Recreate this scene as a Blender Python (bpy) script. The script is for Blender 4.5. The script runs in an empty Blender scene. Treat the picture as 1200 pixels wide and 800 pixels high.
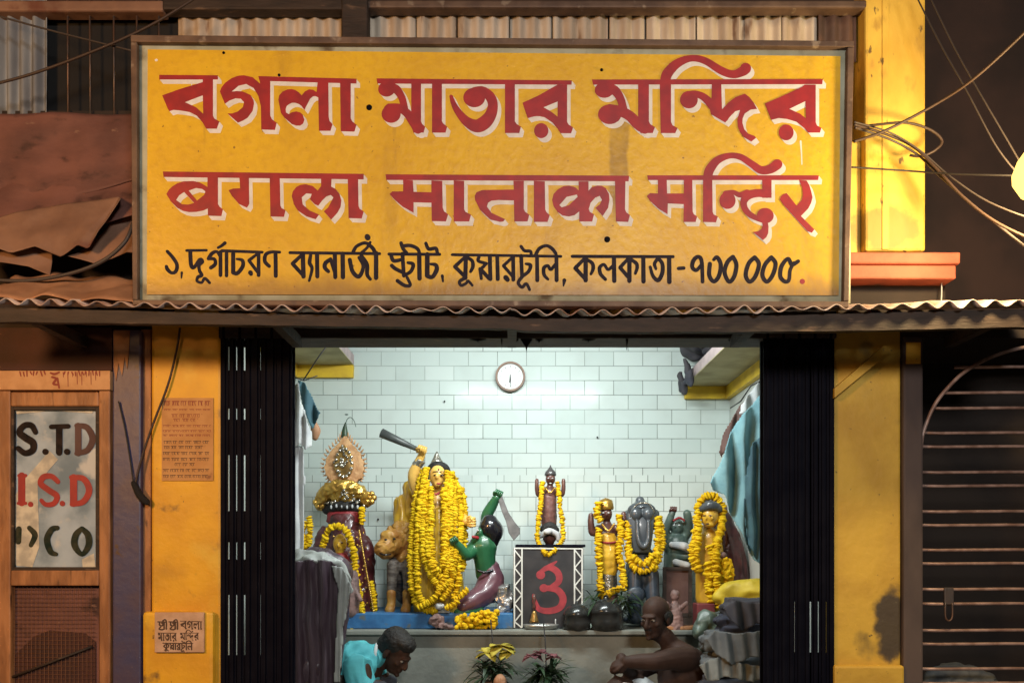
import bpy, bmesh, math, random
from mathutils import Vector, Matrix, noise
random.seed(7)
C = bpy.context.scene.collection
SC = bpy.context.scene
# ---------------------------------------------------------------- camera, world, lamps, exposure
D, F, HZ, EYE = 4.16, 1040.0, 650.0, 1.5      # distance to facade, focal length (px of a 1200 px wide picture), horizon row, eye height
cam = bpy.data.objects.new('camera', bpy.data.cameras.new('camera')); C.objects.link(cam)
cam.location = (0, -D, EYE); cam.rotation_euler = (math.radians(90), 0, 0)
cam.data.sensor_width = 36; cam.data.lens = 36*F/1200; cam.data.shift_y = (HZ-400)/1200
cam.data.clip_end = 300; cam.data.clip_start = .05
SC.camera = cam
w = bpy.data.worlds.new('World'); SC.world = w; w.use_nodes = True
bg = w.node_tree.nodes['Background']; bg.inputs[0].default_value = (.060, .046, .042, 1); bg.inputs[1].default_value = .06
SC.view_settings.view_transform = 'Standard'; SC.view_settings.look = 'None'
SC.view_settings.exposure = 0; SC.view_settings.gamma = 1
SC.render.engine = 'CYCLES'
try:
    SC.cycles.use_denoising = True; SC.cycles.denoiser = 'OPENIMAGEDENOISE'
    SC.cycles.max_bounces = 6; SC.cycles.diffuse_bounces = 3; SC.cycles.glossy_bounces = 3
    SC.cycles.sample_clamp_indirect = 4
except Exception: pass

def P(px, py, Y):
    s = (Y + D)/F
    return Vector(((px-600)*s, Y, EYE + (HZ-py)*s))
def U(Y): return (Y + D)/F

def lamp(name, loc, power, col, radius):
    l = bpy.data.lights.new(name, 'POINT'); l.energy = power; l.color = col; l.shadow_soft_size = radius
    o = bpy.data.objects.new(name, l); o.location = loc; C.objects.link(o); return o
LAMP_R = P(1215, 206, -.75)
LAMP_L = Vector((-3.0, -3.9, 3.0))
LAMP_W = Vector((1.1, -6.6, 3.7))
lamp('bulb_light', LAMP_R, 100, (1, .70, .33), .07)
lamp('sodium_light', LAMP_L, 450, (1, .52, .19), .35)
lamp('street_light', LAMP_W, 740, (1, .97, .93), .5)
# tube light inside, over the doorway
ta = bpy.data.lights.new('tube_glow', 'AREA'); ta.shape = 'RECTANGLE'; ta.size = 1.25; ta.size_y = .03
ta.energy = 54; ta.color = (.925, 1, .988)
tub = bpy.data.objects.new('tube_glow', ta); tub.location = (.12, .36, 2.90); C.objects.link(tub)
tub.rotation_euler = (math.radians(38), 0, 0)

# ---------------------------------------------------------------- materials
M = {}
def mat(name, col, rough=.6, metal=0, col2=None, ns=8, lo=.35, hi=.65, bump=0, bs=None, dirt=None, stretch=None, coat=0, spec=.5, detail=6, rvar=0, weave=0):
    m = bpy.data.materials.new(name); m.use_nodes = True
    t = m.node_tree; n = t.nodes; b = n['Principled BSDF']
    b.inputs['Roughness'].default_value = rough; b.inputs['Metallic'].default_value = metal
    b.inputs['Coat Weight'].default_value = coat; b.inputs['Coat Roughness'].default_value = .08
    b.inputs['Specular IOR Level'].default_value = spec
    b.inputs['Base Color'].default_value = (*col, 1)
    tc = n.new('ShaderNodeTexCoord'); src = tc.outputs['Object']
    if stretch:
        mp = n.new('ShaderNodeMapping'); mp.inputs['Scale'].default_value = stretch
        t.links.new(src, mp.inputs[0]); src2 = mp.outputs[0]
    else: src2 = src
    out = None
    def nz(scale, s=src2, det=detail):
        q = n.new('ShaderNodeTexNoise'); q.inputs['Scale'].default_value = scale; q.inputs['Detail'].default_value = det
        t.links.new(s, q.inputs['Vector']); return q.outputs['Fac']
    def ramp(f, a, c):
        r = n.new('ShaderNodeMapRange'); r.inputs[1].default_value = a; r.inputs[2].default_value = c
        r.interpolation_type = 'SMOOTHSTEP'
        t.links.new(f, r.inputs[0]); return r.outputs[0]
    def mix(f, a, c):
        x = n.new('ShaderNodeMix'); x.data_type = 'RGBA'
        t.links.new(f, x.inputs['Factor'])
        for v, sck in ((a, x.inputs[6]), (c, x.inputs[7])):
            if isinstance(v, tuple): sck.default_value = (*v, 1)
            else: t.links.new(v, sck)
        return x.outputs[2]
    cur = col
    if col2: cur = mix(ramp(nz(ns), lo, hi), cur, col2)
    if dirt:
        for dcol, dsc, a, c in dirt: cur = mix(ramp(nz(dsc), a, c), cur, dcol)
    if not isinstance(cur, tuple): t.links.new(cur, b.inputs['Base Color'])
    if rvar:
        r = n.new('ShaderNodeMapRange'); r.inputs[3].default_value = max(0, rough-rvar); r.inputs[4].default_value = min(1, rough+rvar)
        t.links.new(nz(ns*2.3), r.inputs[0]); t.links.new(r.outputs[0], b.inputs['Roughness'])
    if bump:
        bp = n.new('ShaderNodeBump'); bp.inputs['Strength'].default_value = bump; bp.inputs['Distance'].default_value = .01
        t.links.new(nz(bs or ns*3), bp.inputs['Height']); t.links.new(bp.outputs[0], b.inputs['Normal'])
    m['nodes_src'] = 1
    M[name] = m; return m

mat('yellow_paint', (.82, .44, .02), .5, col2=(.70, .35, .02), ns=5, bump=.25, bs=30,
    dirt=[((.20, .11, .03), 9, .60, .76), ((.46, .24, .025), 2.2, .56, .80), ((.80, .52, .06), 3.1, .58, .75), ((.10, .06, .03), 34, .68, .75)])
mat('bright_yellow', (.76, .51, .08), .6, col2=(.60, .37, .05), ns=5, bump=.3, bs=26,
    dirt=[((.30, .19, .05), 5, .60, .74), ((.50, .30, .05), 14, .58, .75), ((.16, .10, .03), 26, .64, .72)], stretch=(1, 1, .5))
mat('ochre_wall', (.66, .42, .05), .6, col2=(.52, .31, .035), ns=4, bump=.3, bs=25, dirt=[((.13, .09, .03), 5, .58, .78), ((.62, .40, .06), 2.5, .55, .75), ((.08, .06, .03), 30, .67, .75)])
mat('navy_paint', (.055, .055, .13), .45, col2=(.075, .055, .095), ns=7, bump=.2, bs=25, dirt=[((.10, .055, .03), 11, .66, .74)])
mat('header_paint', (.62, .34, .15), .7, col2=(.5, .25, .10), ns=12)
mat('dull_red', (.16, .03, .035), .5, col2=(.11, .022, .025), ns=9)
mat('salmon', (.40, .095, .05), .7, col2=(.30, .075, .04), ns=8, bump=.3, bs=40, dirt=[((.12, .06, .04), 6, .6, .75)])
mat('loft_soffit', (.42, .37, .20), .8, col2=(.30, .26, .13), ns=5, bump=.2)
mat('loft_edge', (.50, .40, .40), .8, col2=(.38, .30, .30), ns=9, bump=.2)
mat('loft_band', (.74, .50, .03), .6, col2=(.60, .38, .03), ns=8)
mat('plain_wall', (.55, .58, .55), .7, col2=(.45, .48, .45), ns=3)
mat('dark_wood', (.042, .026, .018), .7, col2=(.022, .014, .010), ns=6, stretch=(1, 4, 4), bump=.35, dirt=[((.13, .08, .05), 9, .62, .75)])
mat('brown_wood', (.42, .19, .075), .55, col2=(.25, .105, .04), ns=5, stretch=(4, 4, 1), bump=.3, dirt=[((.07, .03, .015), 8, .6, .75)])
mat('red_board', (.07, .020, .014), .7, col2=(.04, .014, .010), ns=4, bump=.3)
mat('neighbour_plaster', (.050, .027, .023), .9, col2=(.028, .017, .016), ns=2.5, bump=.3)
mat('rust', (.20, .085, .065), .75, col2=(.12, .052, .042), ns=3.2, bump=.35, bs=18,
    dirt=[((.06, .026, .020), 7, .55, .7), ((.24, .13, .09), 12, .68, .74)], stretch=(1, 1, 1.6))
mat('rust_pale', (.27, .15, .095), .7, col2=(.17, .09, .06), ns=3.5, bump=.5, bs=20, dirt=[((.14, .05, .03), 6, .58, .72)])
mat('awning_tin', (.62, .52, .48), .55, metal=.1, col2=(.46, .34, .29), ns=6, bump=.3, dirt=[((.22, .09, .05), 5, .55, .7)])
mat('tin_pale', (.62, .54, .44), .6, col2=(.45, .36, .27), ns=3, stretch=(3, 1, .6), bump=.3, dirt=[((.18, .10, .06), 6, .62, .76)])
mat('tin_dark', (.15, .08, .055), .7, col2=(.08, .05, .04), ns=4, bump=.3)
mat('curtain_tin', (.25, .27, .29), .6, col2=(.15, .16, .18), ns=4, stretch=(4, 1, .5), bump=.2)
mat('frame_steel', (.15, .095, .065), .6, metal=.2, col2=(.09, .055, .04), ns=9, bump=.3, dirt=[((.26, .20, .15), 13, .62, .72)])
mat('sign_border', (.50, .53, .42), .6, col2=(.38, .39, .28), ns=9, dirt=[((.14, .11, .07), 7, .56, .72)])
mat('letter_red', (.36, .018, .022), .5, col2=(.27, .015, .022), ns=16)
mat('letter_white', (.78, .77, .76), .55, col2=(.68, .66, .64), ns=20)
mat('letter_dark', (.014, .012, .024), .75, spec=.2, col2=(.026, .022, .034), ns=30)
mat('black_steel', (.0035, .0035, .008), .6, col2=(.006, .006, .011), ns=10, spec=.05)
mat('grey_steel', (.10, .085, .08), .45, metal=.5, col2=(.16, .09, .06), ns=14, bump=.2)
mat('gate_bar', (.42, .28, .23), .45, metal=.2, col2=(.22, .13, .10), ns=14, bump=.2, bs=40)
mat('black_void', (.010, .009, .009), .9)
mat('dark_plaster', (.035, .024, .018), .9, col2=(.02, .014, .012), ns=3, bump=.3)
mat('concrete', (.22, .23, .20), .75, col2=(.15, .16, .14), ns=3.5, bump=.3, bs=30, dirt=[((.055, .05, .055), 2.6, .60, .76), ((.30, .31, .27), 8, .6, .75)])
mat('asphalt', (.05, .05, .05), .9, col2=(.035, .035, .035), ns=20, bump=.4)
mat('pavement', (.16, .15, .14), .85, col2=(.10, .10, .09), ns=6, bump=.3)
mat('blue_paint', (.035, .17, .38), .5, col2=(.02, .10, .25), ns=8, bump=.2, dirt=[((.10, .12, .12), 12, .62, .72)])
mat('marigold', (.68, .42, .006), .75, col2=(.78, .52, .012), ns=45, dirt=[((.45, .24, .005), 90, .58, .75)])
def flower_mat():
    m = M['marigold']; t = m.node_tree; n = t.nodes; b = n['Principled BSDF']
    for l in list(b.inputs['Base Color'].links): t.links.remove(l)
    tc = n.new('ShaderNodeTexCoord'); v = n.new('ShaderNodeTexVoronoi'); v.inputs['Scale'].default_value = 38; t.links.new(tc.outputs['Object'], v.inputs['Vector'])
    r = n.new('ShaderNodeValToRGB'); e = r.color_ramp.elements
    e[0].color = (.60, .33, .005, 1); e[1].color = (.80, .58, .02, 1); k = e.new(.5); k.color = (.72, .46, .008, 1)
    t.links.new(v.outputs['Color'], r.inputs[0])
    z = n.new('ShaderNodeTexNoise'); z.inputs['Scale'].default_value = 260; z.inputs['Detail'].default_value = 3; t.links.new(tc.outputs['Object'], z.inputs['Vector'])
    bp = n.new('ShaderNodeBump'); bp.inputs['Strength'].default_value = .8; bp.inputs['Distance'].default_value = .006
    t.links.new(z.outputs['Fac'], bp.inputs['Height']); t.links.new(bp.outputs[0], b.inputs['Normal']); t.links.new(r.outputs[0], b.inputs['Base Color'])
    b.inputs['Roughness'].default_value = .85; b.inputs['Specular IOR Level'].default_value = .2
flower_mat()
mat('marigold_pale', (.80, .60, .05), .65, col2=(.85, .68, .10), ns=35)
mat('gold', (.62, .40, .09), .28, metal=.75, col2=(.42, .24, .05), ns=20, bump=.4, bs=60)
mat('silver', (.60, .58, .52), .25, metal=.85, col2=(.30, .27, .22), ns=25, bump=.5, bs=60)
mat('peach', (.62, .36, .17), .7, col2=(.45, .23, .10), ns=25, bump=.6, bs=90)
mat('maroon', (.085, .016, .018), .35, col2=(.045, .010, .012), ns=12, bump=.3, coat=.2)
mat('red_cloth', (.35, .022, .028), .5, col2=(.22, .014, .02), ns=9, bump=.2)
mat('gold_paint', (.66, .42, .035), .35, col2=(.52, .29, .025), ns=9, coat=.4, bump=.1)
mat('skin_gold', (.74, .46, .11), .35, col2=(.64, .37, .08), ns=9, coat=.3)
mat('lion_fur', (.42, .23, .045), .5, col2=(.33, .14, .03), ns=14, bump=.5, bs=40)
mat('lion_grey', (.17, .15, .13), .55, col2=(.06, .05, .045), ns=22, bump=.3, stretch=(1, 1, 3))
mat('green_skin', (.024, .135, .058), .36, col2=(.015, .085, .036), ns=8, coat=.25)
mat('black_gloss', (.010, .010, .014), .25, coat=.5)
mat('purple_cloth', (.13, .055, .07), .4, col2=(.09, .035, .05), ns=9, coat=.2)
mat('grey_blade', (.20, .20, .20), .35, metal=.5, col2=(.12, .12, .12), ns=14)
mat('club_grey', (.075, .085, .08), .4, col2=(.05, .055, .055), ns=10)
mat('box_black', (.012, .013, .016), .55, col2=(.03, .028, .03), ns=8, dirt=[((.06, .05, .05), 14, .66, .76)])
mat('white_paint', (.70, .72, .68), .5, col2=(.55, .56, .52), ns=12)
mat('sindoor_red', (.36, .035, .045), .6, col2=(.26, .025, .035), ns=20)
mat('dark_stone', (.035, .035, .04), .3, col2=(.06, .055, .055), ns=10, coat=.3)
mat('slate', (.070, .082, .094), .35, col2=(.045, .054, .064), ns=8, coat=.3)
mat('bluish_stone', (.035, .05, .07), .4, col2=(.02, .03, .045), ns=8)
mat('brown_skin_idol', (.11, .045, .035), .35, coat=.3, col2=(.08, .03, .025), ns=9)
mat('idol_dress', (.14, .06, .05), .5, col2=(.12, .05, .045), ns=10, bump=.2)
mat('teal_cloth', (.20, .38, .42), .85, col2=(.13, .28, .33), ns=7, bump=.2, bs=60)
mat('deep_teal', (.05, .13, .16), .8, col2=(.03, .08, .11), ns=6, bump=.2)
mat('shirt_cyan', (.09, .46, .50), .75, col2=(.07, .38, .43), ns=9, bump=.15, bs=50)
mat('white_cloth', (.55, .57, .57), .8, col2=(.40, .42, .44), ns=6, bump=.2)
mat('grey_cloth', (.11, .12, .12), .8, col2=(.07, .08, .09), ns=9, bump=.3)
mat('dark_cloth', (.03, .032, .045), .8, col2=(.05, .045, .05), ns=7, bump=.3)
mat('deep_navy', (.018, .022, .04), .8, col2=(.03, .034, .055), ns=8, bump=.3)
mat('brown_cloth', (.12, .065, .055), .8, col2=(.08, .04, .035), ns=7, bump=.3)
mat('yellow_cloth', (.62, .48, .03), .6, col2=(.45, .34, .02), ns=9, bump=.2)
mat('plastic_bundle', (.085, .062, .078), .36, col2=(.040, .024, .034), ns=5, bump=.25, bs=18, stretch=(4, 2, .4), spec=.4)  # lighter vertical streaks in the colour stand for reflections on the plastic
mat('dirty_cloth', (.19, .20, .185), .85, col2=(.09, .10, .095), ns=9, bump=.3)
mat('post_plaster', (.10, .072, .062), .8, col2=(.05, .036, .035), ns=4, bump=.3, stretch=(1, 1, .4))
mat('plastic_pale', (.36, .39, .37), .45, col2=(.26, .28, .27), ns=7, bump=.3)
mat('foil', (.45, .46, .45), .22, metal=.6, col2=(.25, .25, .25), ns=12, bump=.5)
mat('skin_dark', (.060, .030, .020), .62, col2=(.045, .022, .014), ns=14, bump=.15, bs=160, spec=.22)
mat('skin_brown', (.050, .027, .020), .62, col2=(.036, .019, .014), ns=14, spec=.22, bump=.15, bs=160)
mat('hair_black', (.006, .006, .006), .7, col2=(.012, .011, .010), ns=60, bump=.5, bs=120)
mat('eye', (.30, .28, .25), .2)
mat('leaf_dark', (.030, .065, .030), .4, col2=(.014, .034, .016), ns=14)
mat('leaf_mid', (.030, .062, .030), .45, col2=(.016, .034, .018), ns=14)
mat('flower_yellow', (.50, .43, .05), .7, col2=(.36, .30, .03), ns=18)
mat('flower_pink', (.16, .055, .065), .7, col2=(.10, .03, .04), ns=18)
mat('clay', (.42, .22, .12), .7, col2=(.30, .15, .08), ns=9)
mat('pink_clay', (.24, .14, .125), .6, col2=(.13, .085, .08), ns=12)
mat('brass', (.50, .32, .10), .3, metal=.8, col2=(.30, .18, .06), ns=12)
mat('steel_pot', (.022, .024, .024), .22, metal=.2, col2=(.045, .045, .042), ns=9)
mat('steel_plate', (.35, .36, .34), .3, metal=.6)
mat('clock_face', (.64, .70, .67), .35)
mat('clock_rim', (.24, .14, .09), .5, col2=(.18, .10, .07), ns=12)
mat('cable_brown', (.045, .026, .018), .6)
mat('cable_grey', (.048, .038, .035), .55)
mat('cable_black', (.012, .010, .010), .6)
mat('paper_tan', (.60, .31, .11), .8, col2=(.52, .25, .08), ns=12, dirt=[((.30, .13, .05), 16, .62, .75)])
mat('ink_red', (.26, .045, .025), .7)
mat('ink_dark', (.07, .035, .02), .7)
mat('plaque_tan', (.62, .40, .27), .7, col2=(.50, .31, .19), ns=18)
mat('pane_glass', (.47, .57, .66), .12, col2=(.21, .28, .34), ns=5, bump=.35, bs=7, coat=.6, spec=.8, dirt=[((.62, .64, .63), 7, .56, .66)])  # bluish colour holds the cool reflections and pale plastic behind the glass
mat('paper_pale', (.66, .62, .50), .7, col2=(.42, .40, .34), ns=20)
mat('letter_green', (.010, .022, .016), .75, spec=.15, col2=(.05, .05, .03), ns=24)
mat('letter_black', (.008, .007, .007), .75, spec=.15, col2=(.028, .018, .015), ns=24)
mat('wire_mesh', (.20, .09, .045), .6, metal=.3)
mat('green_grey', (.10, .15, .12), .4, col2=(.06, .09, .08), ns=9)
def emis(name, col, s):
    m = bpy.data.materials.new(name); m.use_nodes = True; b = m.node_tree.nodes['Principled BSDF']
    b.inputs['Base Color'].default_value = (*col, 1); b.inputs['Emission Color'].default_value = (*col, 1); b.inputs['Emission Strength'].default_value = s
    M[name] = m
emis('bulb_lit', (1, .70, .17), 2.0); emis('lens_lit', (1, .8, .5), 3); emis('tube_lit', (.8, 1, .93), 4)

def add_patch(name, src, cx, cz, rx, rz, col):
    """a copy of a paint with one irregular tar patch on it (the stain's own place, in the wall's own coordinates)"""
    m = M[src].copy(); m.name = name; t = m.node_tree; n = t.nodes; b = n['Principled BSDF']; old = b.inputs['Base Color'].links[0].from_socket
    tc = n.new('ShaderNodeTexCoord'); mp = n.new('ShaderNodeMapping'); mp.vector_type = 'TEXTURE'
    mp.inputs['Location'].default_value = (cx, 0, cz); mp.inputs['Scale'].default_value = (rx, 50, rz)
    t.links.new(tc.outputs['Object'], mp.inputs[0])
    ln = n.new('ShaderNodeVectorMath'); ln.operation = 'LENGTH'; t.links.new(mp.outputs[0], ln.inputs[0])
    nz = n.new('ShaderNodeTexNoise'); nz.inputs['Scale'].default_value = 14; nz.inputs['Detail'].default_value = 6; t.links.new(tc.outputs['Object'], nz.inputs['Vector'])
    ad = n.new('ShaderNodeMath'); ad.operation = 'MULTIPLY_ADD'; ad.inputs[1].default_value = .9; t.links.new(nz.outputs['Fac'], ad.inputs[0]); t.links.new(ln.outputs['Value'], ad.inputs[2])
    r = n.new('ShaderNodeMapRange'); r.interpolation_type = 'SMOOTHSTEP'; r.inputs[1].default_value = 1.15; r.inputs[2].default_value = 1.55; r.inputs[3].default_value = .92; r.inputs[4].default_value = 0; t.links.new(ad.outputs[0], r.inputs[0])
    x = n.new('ShaderNodeMix'); x.data_type = 'RGBA'; t.links.new(r.outputs[0], x.inputs['Factor']); t.links.new(old, x.inputs[6]); x.inputs[7].default_value = (*col, 1); t.links.new(x.outputs[2], b.inputs['Base Color'])
    M[name] = m
p_ = P(1044, 730, 0); add_patch('ochre_tar', 'ochre_wall', p_.x, p_.z, .085, .19, (.028, .026, .03))
# ---------------------------------------------------------------- mesh helpers
def B(): return bmesh.new()
def box(bm, x0, x1, y0, y1, z0, z1, rot=None, about=None):
    g = bmesh.ops.create_cube(bm, size=1)['verts']
    c = Vector(((x0+x1)/2, (y0+y1)/2, (z0+z1)/2))
    for v in g: v.co = Vector((v.co.x*(x1-x0), v.co.y*(y1-y0), v.co.z*(z1-z0))) + c
    if rot is not None:
        a = about or c
        for v in g: v.co = rot @ (v.co-a) + a
    return bm
def pbox(bm, px0, px1, py0, py1, Y0, Y1):
    """box whose front face (at Y0) spans these picture rows and columns"""
    a = P(px0, py1, Y0); b = P(px1, py0, Y0); return box(bm, a.x, b.x, Y0, Y1, a.z, b.z)
def crom(pts, n=6, closed=False):
    k = len(pts[0]); L = len(pts); out = []
    if L < 3 and not closed:
        for i in range(n+1): out.append(tuple(pts[0][j]+(pts[-1][j]-pts[0][j])*i/n for j in range(k)))
        return out
    rng = range(L) if closed else range(L-1)
    for i in rng:
        if closed: p = [pts[(i+q) % L] for q in (-1, 0, 1, 2)]
        else: p = [pts[max(0, i-1)], pts[i], pts[i+1], pts[min(L-1, i+2)]]
        for s in range(n):
            t = s/n
            out.append(tuple(.5*((2*p[1][j]) + (-p[0][j]+p[2][j])*t + (2*p[0][j]-5*p[1][j]+4*p[2][j]-p[3][j])*t*t + (-p[0][j]+3*p[1][j]-3*p[2][j]+p[3][j])*t**3) for j in range(k)))
    if not closed: out.append(tuple(pts[-1]))
    return out
def tube(bm, pts, rad, n=10, cap=True, flat=1.0):
    pts = [Vector(p) for p in pts]
    if not isinstance(rad, (list, tuple)): rad = [rad]*len(pts)
    tang = [(pts[min(i+1, len(pts)-1)]-pts[max(i-1, 0)]).normalized() for i in range(len(pts))]
    ref = Vector((0, 0, 1)) if abs(tang[0].z) < .9 else Vector((1, 0, 0))
    nrm = tang[0].cross(ref).normalized(); rings = []
    for p, t, r in zip(pts, tang, rad):
        nrm = (nrm - t*nrm.dot(t)); nrm = nrm.normalized() if nrm.length > 1e-6 else t.orthogonal().normalized()
        bi = t.cross(nrm)
        rings.append([bm.verts.new(p + nrm*(math.cos(2*math.pi*k/n)*r) + bi*(math.sin(2*math.pi*k/n)*r*flat)) for k in range(n)])
    for a, b in zip(rings, rings[1:]):
        for k in range(n): bm.faces.new((a[k], a[(k+1) % n], b[(k+1) % n], b[k]))
    if cap: bm.faces.new(rings[0][::-1]); bm.faces.new(rings[-1])
    return bm
def ell(bm, c, r, rot=None, u=14, v=9):
    g = bmesh.ops.create_uvsphere(bm, u_segments=u, v_segments=v, radius=1)['verts']
    for q in g:
        p = Vector((q.co.x*r[0], q.co.y*r[1], q.co.z*r[2]))
        q.co = (rot @ p if rot is not None else p) + Vector(c)
    return g
def cap_chain(bm, pts, rad, n=12, sm=4):
    """a limb: smooth tapered tube with round ends"""
    q = crom([(*p, r) for p, r in zip(pts, rad)], sm)
    ps = [Vector(a[:3]) for a in q]; rs = [a[3] for a in q]
    tube(bm, ps, rs, n)
    ell(bm, ps[0], (rs[0],)*3); ell(bm, ps[-1], (rs[-1],)*3)
def lathe(bm, prof, c, n=20, flaty=1.0):
    rings = []
    for r, z in prof: rings.append([bm.verts.new((c[0]+math.cos(2*math.pi*k/n)*r, c[1]+math.sin(2*math.pi*k/n)*r*flaty, c[2]+z)) for k in range(n)])
    for a, b in zip(rings, rings[1:]):
        for k in range(n): bm.faces.new((a[k], a[(k+1) % n], b[(k+1) % n], b[k]))
    bm.faces.new(rings[0][::-1]); bm.faces.new(rings[-1])
def prism(bm, pts, Y0, Y1):
    """outline in (px,py), seen at Y0, given real thickness to Y1"""
    a = [bm.verts.new(P(x, y, Y0)) for x, y in pts]
    b = []
    for v in a: b.append(bm.verts.new((v.co.x, Y1, v.co.z)))
    k = len(pts)
    bm.faces.new(a); bm.faces.new(b[::-1])
    for i in range(k): bm.faces.new((a[i], b[i], b[(i+1) % k], a[(i+1) % k]))
    bmesh.ops.recalc_face_normals(bm, faces=bm.faces)
def wloc(o):
    l = Vector((0, 0, 0))
    while o: l += o.location; o = o.parent
    return l
def mk(name, bm, m, parent=None, smooth=True, remesh=0, sm=0, subs=0, bevel=0, rough=0, rs=20, rst=(1, 1, 1)):
    me = bpy.data.meshes.new(name)
    if not remesh: bmesh.ops.recalc_face_normals(bm, faces=bm.faces)
    if rough and not remesh:
        for v in bm.verts: v.co += noise.noise_vector(Vector((v.co.x*rst[0], v.co.y*rst[1], v.co.z*rst[2]))*rs)*rough
    bm.to_mesh(me); bm.free()
    if remesh or sm or subs or bevel:
        t = bpy.data.objects.new('tmp', me); C.objects.link(t)
        if bevel:
            q = t.modifiers.new('b', 'BEVEL'); q.width = bevel; q.segments = 2; q.limit_method = 'ANGLE'; q.angle_limit = .7
        if remesh:
            q = t.modifiers.new('r', 'REMESH'); q.mode = 'VOXEL'; q.voxel_size = remesh
        if sm:
            q = t.modifiers.new('s', 'SMOOTH'); q.iterations = sm; q.factor = .5
        if subs:
            q = t.modifiers.new('u', 'SUBSURF'); q.levels = subs
        dg = bpy.context.evaluated_depsgraph_get(); dg.update()
        me2 = bpy.data.meshes.new_from_object(t.evaluated_get(dg))
        bpy.data.objects.remove(t); bpy.data.meshes.remove(me); me = me2; me.name = name
        if rough and remesh:
            for v in me.vertices: v.co += noise.noise_vector(Vector((v.co.x*rst[0], v.co.y*rst[1], v.co.z*rst[2]))*rs)*rough
    off = wloc(parent) if parent else None
    if off is None and len(me.vertices):
        xs = [v.co for v in me.vertices]
        off = Vector(((min(v.x for v in xs)+max(v.x for v in xs))/2, (min(v.y for v in xs)+max(v.y for v in xs))/2, min(v.z for v in xs)))
    if off is None: off = Vector((0, 0, 0))
    me.transform(Matrix.Translation(-off))
    me.materials.clear(); me.materials.append(M[m] if isinstance(m, str) else m)
    for p in me.polygons: p.use_smooth = smooth
    o = bpy.data.objects.new(name, me); C.objects.link(o)
    if parent: o.parent = parent
    else: o.location = off
    return o
def tag(o, label, cat, group=None, kind=None):
    o['label'] = label
    if cat: o['category'] = cat
    if group: o['group'] = group
    if kind: o['kind'] = kind
    return o
def thing(name, label, cat, loc, group=None):
    o = bpy.data.objects.new(name, None); C.objects.link(o); o.location = loc; o.empty_display_size = .1
    return tag(o, label, cat, group)
def struct(o): o['kind'] = 'structure'; return o
def sheet(bm, fn, nu, nv):
    g = [[bm.verts.new(fn(i/nu, j/nv)) for i in range(nu+1)] for j in range(nv+1)]
    for j in range(nv):
        for i in range(nu): bm.faces.new((g[j][i], g[j][i+1], g[j+1][i+1], g[j+1][i]))
def solid(bm, t):
    bmesh.ops.recalc_face_normals(bm, faces=bm.faces)
    bmesh.ops.solidify(bm, geom=bm.faces[:], thickness=t)
# ================================================================ setting
bm = B(); box(bm, -40, 40, -40, 40, -.3, 0); struct(mk('road', bm, 'asphalt', smooth=False))
bm = B(); box(bm, -8, 8, -1.1, .02, 0, .14); struct(mk('pavement', bm, 'pavement', smooth=False, bevel=.02))
bm = B(); box(bm, -1.9, 1.9, .03, 2.2, 0.02, .35); struct(mk('floor', bm, 'concrete', smooth=False))

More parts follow.
